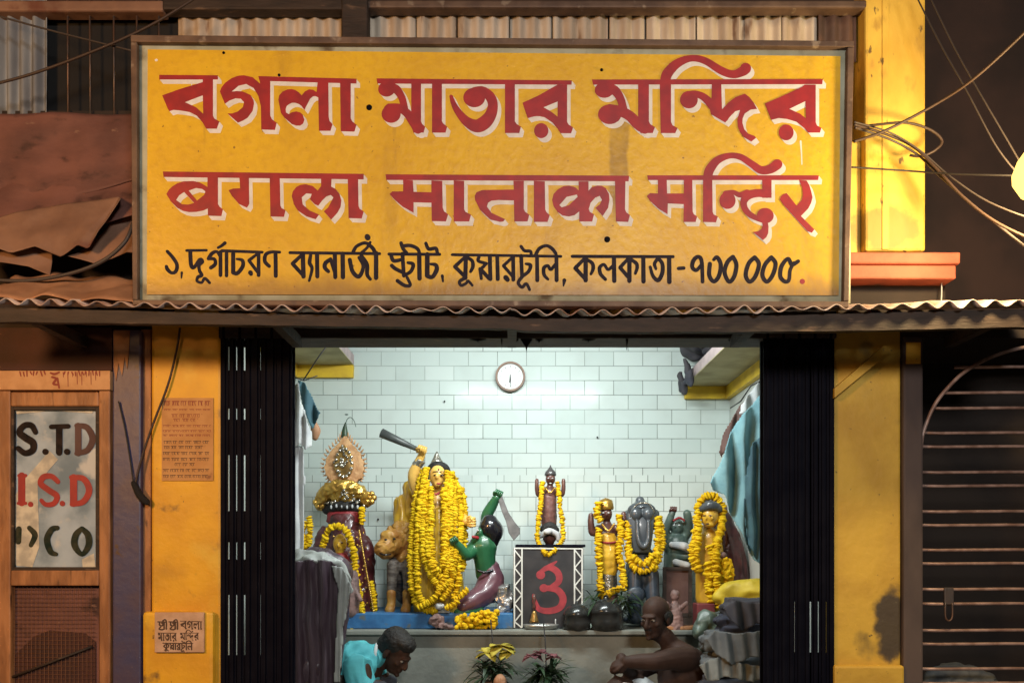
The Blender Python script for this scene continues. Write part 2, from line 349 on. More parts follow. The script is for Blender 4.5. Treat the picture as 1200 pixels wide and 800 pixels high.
# ---- tiled wall material
def tile_mat():
    m = bpy.data.materials.new('glazed_tile'); m.use_nodes = True; t = m.node_tree; n = t.nodes; b = n['Principled BSDF']
    tc = n.new('ShaderNodeTexCoord'); mp = n.new('ShaderNodeMapping'); mp.inputs['Rotation'].default_value = (math.radians(-90), 0, 0)
    # object x,z -> texture x,y
    sx = n.new('ShaderNodeSeparateXYZ'); t.links.new(tc.outputs['Object'], sx.inputs[0])
    cb = n.new('ShaderNodeCombineXYZ'); t.links.new(sx.outputs[0], cb.inputs[0]); t.links.new(sx.outputs[2], cb.inputs[1])
    def brick(wd, c1, c2):
        k = n.new('ShaderNodeTexBrick'); k.offset = .5
        k.inputs['Scale'].default_value = 1; k.inputs['Brick Width'].default_value = wd; k.inputs['Row Height'].default_value = .1
        k.inputs['Mortar Size'].default_value = .0022; k.inputs['Mortar Smooth'].default_value = .2; k.inputs['Bias'].default_value = 0
        k.inputs['Color1'].default_value = (*c1, 1); k.inputs['Color2'].default_value = (*c2, 1)
        t.links.new(cb.outputs[0], k.inputs['Vector']); return k
    c1, c2 = (.545, .625, .60), (.60, .675, .65)
    A = brick(.2, c1, c2); S = brick(.11, c1, c2)
    gt = n.new('ShaderNodeMath'); gt.operation = 'GREATER_THAN'; gt.inputs[1].default_value = 2.05; t.links.new(sx.outputs[2], gt.inputs[0])
    nz = n.new('ShaderNodeTexNoise'); nz.inputs['Scale'].default_value = 1.6; nz.inputs['Detail'].default_value = 4; t.links.new(cb.outputs[0], nz.inputs['Vector'])
    rp = n.new('ShaderNodeMapRange'); rp.inputs[1].default_value = .38; rp.inputs[2].default_value = .62; t.links.new(nz.outputs['Fac'], rp.inputs[0])
    gm = n.new('ShaderNodeMix'); gm.data_type = 'RGBA'; gm.inputs[6].default_value = (.40, .46, .44, 1); gm.inputs[7].default_value = (.10, .12, .11, 1)
    t.links.new(rp.outputs[0], gm.inputs['Factor'])
    for k in (A, S): t.links.new(gm.outputs[2], k.inputs['Mortar'])
    def mx(o, typ):
        x = n.new('ShaderNodeMix'); x.data_type = typ; t.links.new(gt.outputs[0], x.inputs['Factor'])
        ia, ib, oo = (6, 7, 2) if typ == 'RGBA' else (2, 3, 0)
        t.links.new(S.outputs[o], x.inputs[ia]); t.links.new(A.outputs[o], x.inputs[ib]); return x.outputs[oo]
    col = mx('Color', 'RGBA'); fac = mx('Fac', 'FLOAT')
    # faint grime
    n2 = n.new('ShaderNodeTexNoise'); n2.inputs['Scale'].default_value = 5; n2.inputs['Detail'].default_value = 8; t.links.new(cb.outputs[0], n2.inputs['Vector'])
    r2 = n.new('ShaderNodeMapRange'); r2.inputs[1].default_value = .5; r2.inputs[2].default_value = .85; r2.inputs[4].default_value = .35; t.links.new(n2.outputs['Fac'], r2.inputs[0])
    g2 = n.new('ShaderNodeMix'); g2.data_type = 'RGBA'; g2.inputs[7].default_value = (.42, .46, .43, 1); t.links.new(r2.outputs[0], g2.inputs['Factor']); t.links.new(col, g2.inputs[6])
    t.links.new(g2.outputs[2], b.inputs['Base Color'])
    b.inputs['Roughness'].default_value = .14; b.inputs['Specular IOR Level'].default_value = .05
    bp = n.new('ShaderNodeBump'); bp.invert = True; bp.inputs['Strength'].default_value = .5; bp.inputs['Distance'].default_value = .003
    t.links.new(fac, bp.inputs['Height'])
    # every tile sits at a slightly different tilt
    n3 = n.new('ShaderNodeTexNoise'); n3.inputs['Scale'].default_value = 7; n3.inputs['Detail'].default_value = 1; t.links.new(cb.outputs[0], n3.inputs['Vector'])
    b2 = n.new('ShaderNodeBump'); b2.inputs['Strength'].default_value = .07; b2.inputs['Distance'].default_value = .02
    t.links.new(n3.outputs['Fac'], b2.inputs['Height']); t.links.new(bp.outputs[0], b2.inputs['Normal']); t.links.new(b2.outputs[0], b.inputs['Normal'])
    M['glazed_tile'] = m
tile_mat()

WB = 1.95   # back wall
T = thing('temple_building', 'small street temple with yellow pillars and a white tiled shrine room', 'building', (0, 0, 0))
bm = B(); box(bm, -1.72, 1.72, WB, WB+.15, .35, 3.3); mk('tiled_wall', bm, 'glazed_tile', T, smooth=False)
for x0, x1 in ((-1.72, -1.5), (1.5, 1.72)):
    bm = B(); box(bm, x0, x1, .1, WB-.002, .35, 3.3); mk('side_wall', bm, 'plain_wall', T, smooth=False)
bm = B(); box(bm, -1.72, 1.72, .06, WB+.15, 3.302, 3.45); mk('ceiling', bm, 'plain_wall', T, smooth=False)
# wall above the doorway, behind the sign
bm = B(); box(bm, P(222, 0, 0).x, 1.53, 0, .1, 2.62, 3.84); mk('upper_wall', bm, 'ochre_wall', T, smooth=False)
# lintel with soot rags
bm = B(); a = P(258, 398, 0); b = P(978, 374, 0); box(bm, a.x, b.x, -.03, .16, a.z, b.z+.1)
lint = mk('lintel', bm, 'dark_wood', T, smooth=False, bevel=.006, rough=.004)
for cx, wd, ln in ((617, 14, 14), (604, 8, 5), (632, 10, 4), (735, 3, 12), (588, 2, 12), (690, 16, 3), (560, 20, 3), (860, 12, 5)):
    k = [(cx-wd/2, 397), (cx-wd/4, 397+ln*.4), (cx-wd*.08, 397+ln*.6), (cx, 397+ln), (cx+wd*.1, 397+ln*.55), (cx+wd*.3, 397+ln*.35), (cx+wd/2, 397)]
    bm = B(); prism(bm, k, -.015, .01); mk('soot_rag', bm, 'black_void', T, smooth=False)
# pillars
def pill(px0, px1, pb0, pb1, m, steps):
    bm = B(); zt = P(0, 372, 0).z
    a = [P(px0, 372, 0).x, P(px1, 372, 0).x]; zb = .14
    ks = (650-712)*U(0)+EYE
    n = 14
    def f(u, v):
        z = zb+(zt-zb)*v
        return Vector((a[0]+(a[1]-a[0])*u + (P(pb0, 0, 0).x-a[0])*(1-v)*.6, 0, z))
    box(bm, a[0], a[1], 0, .30, zb, zt)
    return mk('pillar', bm, m, T, smooth=False, bevel=.012)
pl = pill(177, 259, 170, 250, 'yellow_paint', 1)
bm = B(); a = P(171, 0, -.0).x; b = P(254, 0, 0).x; z1 = P(0, 716, -.03).z
box(bm, a, b, -.045, .0-.002, .14, z1); mk('pillar_base', bm, 'yellow_paint', T, smooth=False, bevel=.018, rough=.003)
pr = pill(976, 1056, 976, 1056, 'ochre_tar', 0)
bm = B(); a = P(974, 0, 0).x; b = P(1056, 0, 0).x; z1 = P(0, 779, -.03).z
box(bm, a, b, -.04, -.002, .14, z1); mk('pillar_base', bm, 'ochre_wall', T, smooth=False, bevel=.012)
bm = B(); box(bm, P(259, 0, 0).x+.002, P(259, 0, 0).x+.010, .08, .31, .35, P(0, 374, 0).z); mk('slit_backing', bm, 'plain_wall', T, smooth=False)  # white face added behind the gate slits so they glint white
# raised strip standing in for the slanted lit band on the right pillar
bm = B(); q = [P(979, 466, -.03), P(1042, 414, -.03)]
prism(bm, [(978, 455), (1036, 405), (1046, 410), (978, 466)], -.045, -.004); mk('lit_band', bm, 'ochre_wall', T, smooth=False)
# lofts
def loft(x_in, x_w, z, sgn):
    bm = B(); box(bm, min(x_in, x_w), max(x_in, x_w), .45, WB-.003, z, z+.006); lo = mk('loft', bm, 'loft_soffit', T, smooth=False)
    bm = B(); box(bm, min(x_in, x_w), max(x_in, x_w), .45, WB-.003, z+.006, z+.075); mk('slab', bm, 'loft_edge', lo, smooth=False, bevel=.004, rough=.002)
    bm = B(); box(bm, min(x_in, x_w), max(x_in, x_w), WB-.045, WB-.003, z-.085, z-.002); xw = x_w
    box(bm, min(x_w, x_w-sgn*.035), max(x_w, x_w-sgn*.035), .45, WB-.046, z-.085, z-.002)
    mk('edge_band', bm, 'loft_band', lo, smooth=False, rough=.004, rs=9)
loft(1.185, 1.499, 2.655, 1)
loft(-1.087, -1.499, 2.80, -1)

# ---- altar
A = thing('altar', 'grey concrete altar platform with a blue painted plinth for the idols', 'altar', (0, 1.55, .35))
AT = 1.05
bm = B(); box(bm, -1.495, 1.495, 1.18, WB-.004, .352, AT-.03); mk('altar_body', bm, 'concrete', A, smooth=False)
bm = B(); box(bm, -1.495, 1.495, 1.145, WB-.004, AT-.029, AT); mk('altar_slab', bm, 'concrete', A, smooth=False, bevel=.006, rough=.002)
bm = B(); box(bm, P(398, 0, 1.25).x, P(601, 0, 1.25).x, 1.25, WB-.006, AT+.001, AT+.095); mk('plinth', bm, 'blue_paint', A, smooth=False, bevel=.006)
PT = AT+.096

# ---- folding gates (stacked open at both sides of the doorway)
def gate(px0, px1, slits, segs, label):
    G = thing('folding_gate', label, 'gate', (P((px0+px1)/2, 0, 0).x, .02, .14), 'folding gates of the doorway')
    n = 9; wpx = (px1-px0)/n; zt = P(0, 384, 0).z
    xs = [px0+i*wpx for i in range(n+1)]
    for i in range(n):
        l = xs[i]+(.8 if any(abs(xs[i]-s) < .1 for s in slits) else .12); r = xs[i+1]-(.8 if any(abs(xs[i+1]-s) < .1 for s in slits) else .12)
        bm = B(); y = -.02+.004*(i % 2)
        x0, x1 = P(l, 0, 0).x, P(r, 0, 0).x
        box(bm, x0, x1, y, y+.005, .14, zt); xm = (x0+x1)/2; box(bm, xm-.006, xm+.006, y-.010, y-.0005, .14, zt)
        mk('channel', bm, 'black_steel', G, smooth=False)
    bm = B(); x0, x1 = P(px0, 0, 0).x+.003, P(px1, 0, 0).x-.003
    ys = [384]+[v for s in segs for v in s]+[990]
    for k in range(0, len(ys), 2):
        a, b = P(0, ys[k], 0).z, P(0, ys[k+1], 0).z
        box(bm, x0, x1, .034, .042, max(.14, b), a)
    xl = P(xs[5], 0, 0).x if px0 < 600 else P(xs[4], 0, 0).x
    box(bm, *( (xl, x1) if px0 < 600 else (x0, xl)), .046, .052, .14, zt)
    mk('lattice', bm, 'black_steel', G, smooth=False)
    return G
LX = [260+i*9.3 for i in range(10)]
gate(260, 343.7, [269.3, 278.6, 287.9], [(404, 432), (477, 490), (532, 598), (635, 655), (697, 768)], 'black folding gate stacked beside the yellow pillar with the notices')
gate(893, 976, [948.33, 957.55], [(705, 765)], 'black folding gate stacked beside the bare ochre pillar')

# ---- awning
YE = -.5
AW = thing('awning', 'rusty corrugated tin awning with a dark wooden fascia over the doorway', 'awning', (0, -.25, 2.45))
def edge_py(x):
    t = x/1200
    return 352 + 10*math.sin(math.pi*min(1, t*1.02))*1.05 + (2.5 if t > .5 else 0) + 6*max(0, .12-abs(t-.58))
def awn(u, v):
    px = -40+1290*u
    p = P(px, edge_py(max(0, min(1200, px))), YE)
    amp = .0125*(1+.95*noise.noise(Vector((px*.011, 3, 0))))
    ph = 2*math.pi*px/27.0 + 1.2*noise.noise(Vector((px*.006, 0, 5)))
    z = p.z + amp*math.sin(ph) + .006*noise.noise(Vector((px*.04, v*3, 1)))
    y = YE + .50*v + .012*noise.noise(Vector((px*.02, 7, 2)))*(1-v)
    return Vector((p.x, y, z + .50*v*.26))
bm = B(); sheet(bm, awn, 520, 6); solid(bm, .003); mk('tin_sheet', bm, 'awning_tin', AW)
bm = B(); x0, x1 = P(-40, 0, -.46).x, P(1230, 0, -.46).x
def fas(u, v):
    px = -40+1270*u; e = edge_py(max(0, min(1200, px)))
    return P(px, e+8+ (17-4*math.sin(px*.004))*v, -.46)
sheet(bm, fas, 60, 2); solid(bm, .035); mk('fascia', bm, 'dark_wood', AW, smooth=False, rough=.003)
for px in (60, 330, 600, 880, 1150):
    x = P(px, 0, -.3).x; z = P(px, 380, -.43).z; bm = B()
    box(bm, x-.02, x+.02, -.424, -.01, z, z+.05); mk('rafter', bm, 'dark_wood', AW, smooth=False)
# crumpled pale sheets lying on the awning
for (pts, lab, nm) in (
    ([(-30, 352), (30, 338), (150, 336), (153, 352)], 'crumpled orange tin scrap lying on the left end of the awning', 'a'),):
    def f(u, v):
        k = pts
        a = Vector(k[0]).lerp(Vector(k[-1]), 0)
        px = k[0][0]+(k[-1 if nm == 'a' else 3][0]-k[0][0])*u
        e = edge_py(max(0, min(1200, px)))
        p = P(px, e-2-2*noise.noise(Vector((px*.05, v*2, 0))), YE)
        return Vector((p.x, YE+.03+.3*v, p.z+.018+.3*v*(.62 if nm == 'a' else .5)+(.02 if nm == 'a' else .008)*noise.noise(Vector((px*.03, v*3, 9)))))
    bm = B(); sheet(bm, f, 40, 10); solid(bm, .003)
    tag(mk('tin_scrap', bm, 'clay', smooth=True), lab, 'tin sheet')

# ---- upper storey
UB = thing('balcony_screen', 'pale corrugated tin balcony screen with brown rails behind the signboard', 'balcony', (.05, 0, 3.5))
def scr(px0, px1, m, nm, seed, Y=.06):
    bm = B()
    def f(u, v):
        px = px0+(px1-px0)*u; p = P(px, 12+60*v, Y)
        return Vector((p.x, Y+.011*math.sin(px*2*math.pi/17+seed)+.006*noise.noise(Vector((px*.05, 0, seed))), p.z))
    sheet(bm, f, int((px1-px0)/1.6), 3); solid(bm, .003); return mk(nm, bm, m, UB)
scr(208, 400, 'tin_pale', 'tin_panel', 0)
random.seed(3); x = 432
for wd in (56, 48, 62, 50, 66, 44, 58, 52, 48, 48):
    scr(x, x+wd-1.2, 'tin_pale' if random.random() < .85 else 'awning_tin', 'tin_panel', random.random()*6, .06+random.random()*.012); x += wd
scr(958, 1004, 'tin_dark', 'tin_panel', 2, .05)
bm = B(); pbox(bm, 425, 1016, 0, 9, -.02, .05); mk('rail', bm, 'frame_steel', UB, smooth=False, bevel=.008)
bm = B(); pbox(bm, 190, 425, -4, 11, -.02, .05); mk('rail', bm, 'dark_wood', UB, smooth=False, bevel=.008)
bm = B(); pbox(bm, 400, 431, -20, 70, -.04, .04); mk('post', bm, 'dark_wood', UB, smooth=False, bevel=.008)
bm = B(); pbox(bm, 190, 1010, -60, 90, .12, .16); mk('backing', bm, 'dark_plaster', UB, smooth=False)
# barred window at the upper left
W = thing('barred_window', 'dark window with thin vertical bars above the rusted tin sheets', 'window', P(110, 150, .05))
bm = B(); pbox(bm, 50, 212, -40, 150, .10, .14); mk('pane', bm, 'black_void', W, smooth=False)
for px in (79, 105, 133, 160, 186):
    bm = B(); tube(bm, [P(px, -30, .02), P(px+1, 150, .02)], .0045, 8); mk('bar', bm, 'grey_steel', W)
bm = B(); pbox(bm, -20, 191, 0, 13, -.02, .06); mk('top_rail', bm, 'rust_pale', W, smooth=False, bevel=.01)
bm = B()
def f(u, v):
    px = -30+85*u; p = P(px, -30+180*v, .03)
    return Vector((p.x, .04+.016*math.sin(px*.42)+.01*noise.noise(Vector((px*.1, v, 0))), p.z))
sheet(bm, f, 60, 4); solid(bm, .003)
tag(mk('tin_screen', bm, 'curtain_tin'), 'grey corrugated tin screen left of the barred window', 'tin sheet')
# rusted sheets
def rsheet(poly, Yb, Yt, m, lab, seed, amp=.012):
    """sheet between an upper edge and a lower edge (lists of (px,py))"""
    up, dn = poly; bm = B()
    def at(l, u):
        x = u*(len(l)-1); i = min(int(x), len(l)-2); t = x-i
        return (l[i][0]+(l[i+1][0]-l[i][0])*t, l[i][1]+(l[i+1][1]-l[i][1])*t)
    def f(u, v):
        a = at(up, u); b = at(dn, u); Y = Yt+(Yb-Yt)*v
        p = P(a[0]+(b[0]-a[0])*v, a[1]+(b[1]-a[1])*v, Y)
        p.y += amp*noise.noise(Vector((p.x*5, p.z*7, seed)))*2 + .4*amp*noise.noise(Vector((p.x*14, p.z*20, seed)))
        return p
    sheet(bm, f, 44, 24); solid(bm, .003)
    return tag(mk('tin_sheet', bm, m), lab, 'tin sheet', 'rusted sheets left of the signboard')
rsheet(([(-40, 134), (60, 132), (150, 134), (200, 134)], [(-40, 262), (60, 238), (150, 212), (200, 205)]), -.10, -.02, 'rust', 'dark red rusted tin sheet hanging just under the barred window', 1, .008)
rsheet(([(-40, 200), (40, 205), (110, 196), (180, 185)], [(-40, 286), (0, 278), (30, 275), (70, 270), (120, 262), (180, 246)]), -.17, -.05, 'rust', 'creased red brown tin sheet in the middle of the rusted stack', 2, .009)
rsheet(([(-40, 262), (40, 245), (138, 230), (140, 231)], [(-40, 296), (-10, 288), (12, 296), (40, 288), (70, 300), (92, 288), (104, 292), (140, 232)]), -.24, -.15, 'rust_pale', 'pale torn tin sheet with a ragged lower edge beside the signboard', 3, .014)
rsheet(([(100, 292), (130, 262), (160, 250), (185, 250)], [(80, 300), (110, 308), (150, 296), (185, 300)]), -.2, -.12, 'rust_pale', 'small tan tin piece tucked against the signboard edge', 4, .014)
rsheet(([(-40, 290), (0, 288), (40, 290), (60, 296)], [(-40, 306), (0, 306), (30, 310), (58, 322)]), -.21, -.16, 'rust_pale', 'narrow torn tin strip over the dark gap by the hose', 5, .014)
bm = B(); pbox(bm, -60, 200, 130, 400, .04, .09); tag(mk('backing_wall', bm, 'dark_plaster', smooth=False), 'dark wall behind the rusted sheets', 'wall')  # very dark wall filling the gap behind the sheets

# ---- yellow column and ledge at the upper right
K = thing('yellow_column', 'bright yellow column above a salmon ledge in the lamplight', 'column', P(1045, 300, 0))
bm = B(); a = P(1014, 0, -.02); b = P(1085, 0, -.02); zb = P(0, 294, -.02).z
box(bm, a.x, b.x, -.02, .4, zb, 4.6)
a2 = P(985, 0, 0).x; box(bm, a2, a.x+.001, .03, .4, zb, P(0, 165, .03).z)
p_ = P(1036, 268, 0)-K.location; add_patch('column_stain', 'bright_yellow', p_.x, p_.z, .17, .12, (.30, .20, .045))
mk('shaft', bm, 'column_stain', K, smooth=False, bevel=.012)
bm = B(); pbox(bm, 1034, 1042, -20, 292, -.026, -.019); mk('rib', bm, 'bright_yellow', K, smooth=False, bevel=.003)
bm = B(); a = P(960, 0, -.1).x; b = P(1126, 0, -.1).x; z0, z1 = P(0, 320, -.1).z, P(0, 295, -.1).z
zm = z0+(z1-z0)*.45
box(bm, a, b, -.10, .3, zm, z1); box(bm, a, b-.012, -.085, .3, z0-.02, zm-.001)
mk('ledge', bm, 'salmon', K, smooth=False, bevel=.008, rough=.003)
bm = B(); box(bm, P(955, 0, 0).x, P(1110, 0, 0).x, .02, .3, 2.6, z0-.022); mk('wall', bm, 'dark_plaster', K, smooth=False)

# ---- right hand doorway with the arched grille
bm = B(); a = P(1056.5, 0, 0).x; b = P(1080, 0, 0).x
box(bm, a, b, -.02, .2, .14, P(0, 395, 0).z)
po = tag(mk('door_post', bm, 'post_plaster', smooth=False, bevel=.01), 'dark stained post between the ochre pillar and the barred gate', 'post')
bm = B(); pbox(bm, 1062, 1079, 401, 426, -.024, -.0205); mk('lit_patch', bm, 'yellow_paint', po, smooth=False)  # yellow patch puts the post's lit top into the colour
G = thing('arched_gate', 'dark steel gate with paired horizontal bars under an arched bar', 'gate', (P(1140, 0, .02).x, .02, .14))
for py in (430, 460, 478, 507, 523, 553, 569, 599, 615, 644, 660, 690, 707, 738, 754, 783, 800, 830, 846):
    xl = 1079
    for (ax, ay) in ((1080, 530), (1083, 505), (1095, 475), (1110, 455), (1130, 435), (1160, 418)):
        if ay < py+.1: break
        xl = ax+6
    xl = {430: 1138, 460: 1107, 478: 1094, 507: 1084, 523: 1080}.get(py, 1078)
    bm = B(); tube(bm, [P(xl, py, .02), P(1100+.3*(xl-1079), py+.4, .021), P(1180, py-.3, .019), P(1260, py, .02)], .0075, 8); mk('bar', bm, 'gate_bar', G)
bm = B(); tube(bm, [P(*q[:2], .014) for q in crom([(1078, 560), (1079, 525), (1083, 503), (1095, 475), (1110, 455), (1130, 436), (1160, 419), (1200, 407), (1260, 402)], 6)], .009, 10); mk('arch_bar', bm, 'gate_bar', G)
bm = B(); tube(bm, [P(1079, 555, .014), P(1078, 900, .014)], .008, 8); mk('stile', bm, 'gate_bar', G)
bm = B(); pbox(bm, 1107, 1118, 688, 708, .0, .012); mk('hasp', bm, 'grey_steel', G, smooth=False, bevel=.003)
bm = B(); tube(bm, [P(x, y, -.004) for x, y in crom([(1108, 706), (1108, 722), (1112, 727), (1116, 722), (1116, 706)], 5)], .004, 8); mk('hook', bm, 'grey_steel', G)
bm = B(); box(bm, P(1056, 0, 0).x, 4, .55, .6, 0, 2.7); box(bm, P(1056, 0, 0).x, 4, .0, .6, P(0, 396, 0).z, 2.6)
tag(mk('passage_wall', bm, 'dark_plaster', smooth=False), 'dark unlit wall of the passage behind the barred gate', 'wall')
bm = B(); box(bm, 1.74, 6.5, .95, 1.9, 2.62, 8); tag(mk('neighbour_house', bm, 'neighbour_plaster', smooth=False), 'dark house wall set close to catch the bulb glow right of the yellow column', 'building')  # wall raised and brought close so the bulb's glow falls on it
# ---- left booth
BO = thing('booth_door', 'wooden phone booth door with faded lettering on its glass pane', 'door', (P(60, 0, 0).x, 0, .14))
def fr(x0, x1, y0, y1, Y0, Y1, nm, m, **k):
    bm = B(); pbox(bm, x0, x1, y0, y1, Y0, Y1); return mk(nm, bm, m, BO, smooth=False, **k)
bm = B()
for q in ((-30, 12, 457, 960), (116, 129, 457, 960), (12.3, 115.7, 459, 476), (12.3, 115.7, 668, 686)): pbox(bm, *q, -.03, .02)
mk('door_frame', bm, 'brown_wood', BO, smooth=False, bevel=.006, rough=.002)
bm = B()
for q in ((12, 16, 476, 668), (112, 116, 476, 668), (16.2, 111.8, 476, 480), (16.2, 111.8, 664, 668)): pbox(bm, *q, -.02, .01)
mk('bead', bm, 'dark_wood', BO, smooth=False)
pane = fr(14, 114, 478, 666, .0, .006, 'pane', 'pane_glass')
bm = B(); prism(bm, [(18, 580), (30, 560), (58, 528), (68, 538), (44, 566), (46, 640), (38, 664), (18, 662)], -.0028, -.0012); mk('taped_paper', bm, 'paper_pale', pane, smooth=False)
bm = B(); prism(bm, [(96, 655), (110, 648), (112, 664), (97, 665)], -.0028, -.0012); prism(bm, [(16, 478), (112, 478), (108, 484), (60, 481), (20, 485)], -.0028, -.0012); mk('taped_paper', bm, 'paper_pale', pane, smooth=False)
fr(-30, 129, 434, 456.6, -.045, .02, 'header_strip', 'header_paint', bevel=.003)
fr(-30, 131, 384, 433.6, .0, .03, 'transom', 'red_board')
fr(10, 116, 688, 960, .012, .02, 'lower_panel', 'rust')
bm = B()
for px in range(12, 110, 5): tube(bm, [P(px, 686, -.004), P(px, 940, -.004)], .0011, 5)
for py in range(690, 940, 5): tube(bm, [P(10, py, -.001), P(112, py, -.001)], .0011, 5)
mk('wire_mesh', bm, 'wire_mesh', BO)
bm = B(); prism(bm, [(8, 800), (14, 770), (40, 745), (58, 738), (100, 742), (112, 752), (112, 900), (8, 900)], .004, .009); mk('rust_patch', bm, 'red_board', BO, smooth=False)
bm = B(); tube(bm, [P(8, 795, -.012), P(108, 757, -.012)], .006, 8); mk('stay', bm, 'dark_wood', BO)
bm = B(); pbox(bm, 131.5, 165, 386, 1010, -.02, .1); po = tag(mk('door_post', bm, 'navy_paint', smooth=False, bevel=.008), 'navy blue painted post between the booth door and yellow pillar', 'post')
bm = B(); prism(bm, [(133, 387), (152, 387), (151, 410), (149, 432), (146, 418), (143, 440), (139, 425), (136, 446), (133, 430)], -.0245, -.0205); mk('flaked_patch', bm, 'brown_wood', po, smooth=False)
bm = B(); pbox(bm, 165.5, 176.5, 386, 1010, .01, .1); tag(mk('gap_strip', bm, 'brown_wood', smooth=False), 'thin brown timber strip against the left yellow pillar', 'timber')
# ================================================================ lettering
# hand-lettered glyphs: ('p', outline, holes...), ('s', brush stroke of (x, y, width)), ('e', cx, cy, rx, ry)
G1 = [('p', [(148,194),(422,196),(424,216),(148,216)]),
 ('p', [(352,214),(400,214),(400,385),(406,398),(430,412),(418,446),(368,446),(352,418),(325,386),(290,368),(240,360),(215,358),(196,364),(188,352),(162,290),(240,262),(352,228)], [(268,322),(352,290),(354,376),(320,345)]),
 ('p', [(432,272),(440,252),(458,230),(490,208),(520,198),(545,196),(585,205),(620,235),(618,203),(668,205),(668,385),(676,402),(698,418),(690,452),(626,450),(624,340),(612,292),(590,256),(555,237),(520,245),(488,272),(515,270),(540,272),(575,288),(590,312),(592,330),(586,362),(562,395),(540,408),(517,418),(468,375),(490,374),(515,366),(540,345),(545,322),(530,306),(505,304),(478,314),(456,330)]),
 ('p', [(612,200),(1072,212),(1072,235),(618,222)]),
 ('p', [(706,310),(710,290),(726,272),(750,262),(770,261),(785,265),(802,276),(815,290),(830,272),(850,262),(868,264),(885,275),(890,222),(940,225),(942,395),(946,410),(960,425),(950,456),(896,456),(893,300),(880,294),(868,295),(855,306),(845,325),(828,358),(815,340),(800,330),(785,325),(770,325),(755,332),(745,340),(740,355),(742,370),(755,378),(770,369),(790,365),(808,370),(820,380),(828,405),(822,422),(808,432),(790,432),(770,425),(735,395),(718,372)]),
 ('p', [(995,225),(1045,228),(1045,398),(1052,412),(1072,428),(1062,460),(998,458)])]
G2 = [('p', [(92,140),(1072,150),(1070,172),(96,166)]),
 ('e', 142,194,42,38), ('s', [(150,184,50),(190,195,44),(218,235,36),(230,280,36),(234,310,36)]),
 ('e', 165,318,48,45), ('s', [(160,300,70),(205,290,46),(240,310,42),(268,345,46),(300,395,48)]),
 ('p', [(266,162),(315,164),(315,355),(320,368),(336,382),(328,412),(276,412),(266,350)]),
 ('p', [(370,164),(420,166),(420,355),(426,366),(446,382),(438,412),(370,412)]),
 ('e', 582,236,55,49), ('s', [(582,208,48),(622,203,46),(660,230,50),(675,270,50),(665,320,58),(635,360,68),(595,378,66),(550,360,50),(512,322,38),(482,275,28),(466,230,18)]),
 ('p', [(736,166),(786,168),(786,355),(794,368),(816,382),(808,414),(736,414)]),
 ('p', [(1000,172),(1048,172),(1048,358),(1056,372),(1078,385),(1068,415),(1015,415),(1000,392),(975,362),(935,335),(912,330),(890,330),(868,334),(850,340),(824,262),(900,228),(985,180)], [(930,285),(1000,256),(1000,332),(970,308)]),
 ('e', 918,402,36,38)]
G3 = [('p', [(50,160),(1032,158),(1030,180),(54,182)]),
 ('e', 102,205,41,33), ('s', [(110,194,46),(148,208,40),(172,245,34),(184,290,34),(190,310,30)]),
 ('e', 125,308,50,42), ('s', [(125,296,64),(170,296,46),(210,315,44),(245,350,46),(275,372,40)]),
 ('p', [(246,180),(292,180),(292,338),(298,350),(318,362),(308,388),(256,388),(246,330)]),
 ('p', [(338,180),(386,180),(386,340),(392,354),(414,366),(404,388),(342,388)]),
 ('s', [(362,160,44),(372,132,44),(412,92,38),(470,70,28),(530,80,30),(600,122,34),(650,138,34),(690,125,42),(704,112,48)]),
 ('e', 462,246,38,37), ('s', [(455,224,26),(490,221,28),(530,238,32),(570,280,38),(615,322,34)]),
 ('p', [(560,180),(600,180),(603,285),(556,300)]),
 ('p', [(548,270),(580,283),(605,285),(630,258),(660,235),(700,220),(720,235),(738,258),(752,285),(725,288),(700,305),(691,325),(690,345),(698,372),(715,390),(742,400),(748,408),(728,424),(695,405),(680,385),(670,360),(668,330),(680,290),(660,295),(637,318),(617,343),(556,308)]),
 ('p', [(955,182),(1002,182),(1002,342),(1008,356),(1026,365),(1020,386),(970,386),(955,368),(920,340),(880,328),(845,324),(812,332),(785,262),(860,230),(945,190)], [(890,285),(958,252),(960,325),(935,305)]),
 ('e', 876,385,32,34)]
G4 = [('p', [(48,92),(1056,104),(1056,132),(52,120)]),
 ('p', [(66,205),(78,184),(95,168),(120,152),(150,142),(200,140),(230,146),(250,156),(272,170),(272,120),(325,122),(325,255),(332,268),(350,282),(342,316),(274,314),(274,278),(250,288),(215,295),(180,296),(150,290),(120,274),(88,242)], [(115,235),(130,212),(155,195),(205,250),(175,258),(145,256)], [(178,188),(215,175),(245,180),(262,192),(255,210),(220,238)]),
 ('p', [(432,120),(480,122),(482,255),(470,274),(430,255),(395,215),(378,186),(400,178),(436,176)]),
 ('p', [(584,124),(635,126),(638,262),(644,276),(664,286),(656,320),(588,318)]),
 ('p', [(695,215),(700,192),(718,170),(740,159),(765,156),(800,165),(825,188),(842,165),(842,124),(895,126),(893,168),(915,180),(935,205),(944,238),(940,270),(925,298),(893,334),(856,292),(878,272),(892,245),(904,222),(890,210),(868,218),(846,240),(828,264),(810,256),(786,232),(795,205),(768,202),(745,222),(750,258),(785,288),(832,308),(815,332),(770,318),(725,288),(705,255)]),
 ('p', [(976,130),(1028,132),(1030,265),(1036,280),(1056,292),(1046,328),(980,326)])]
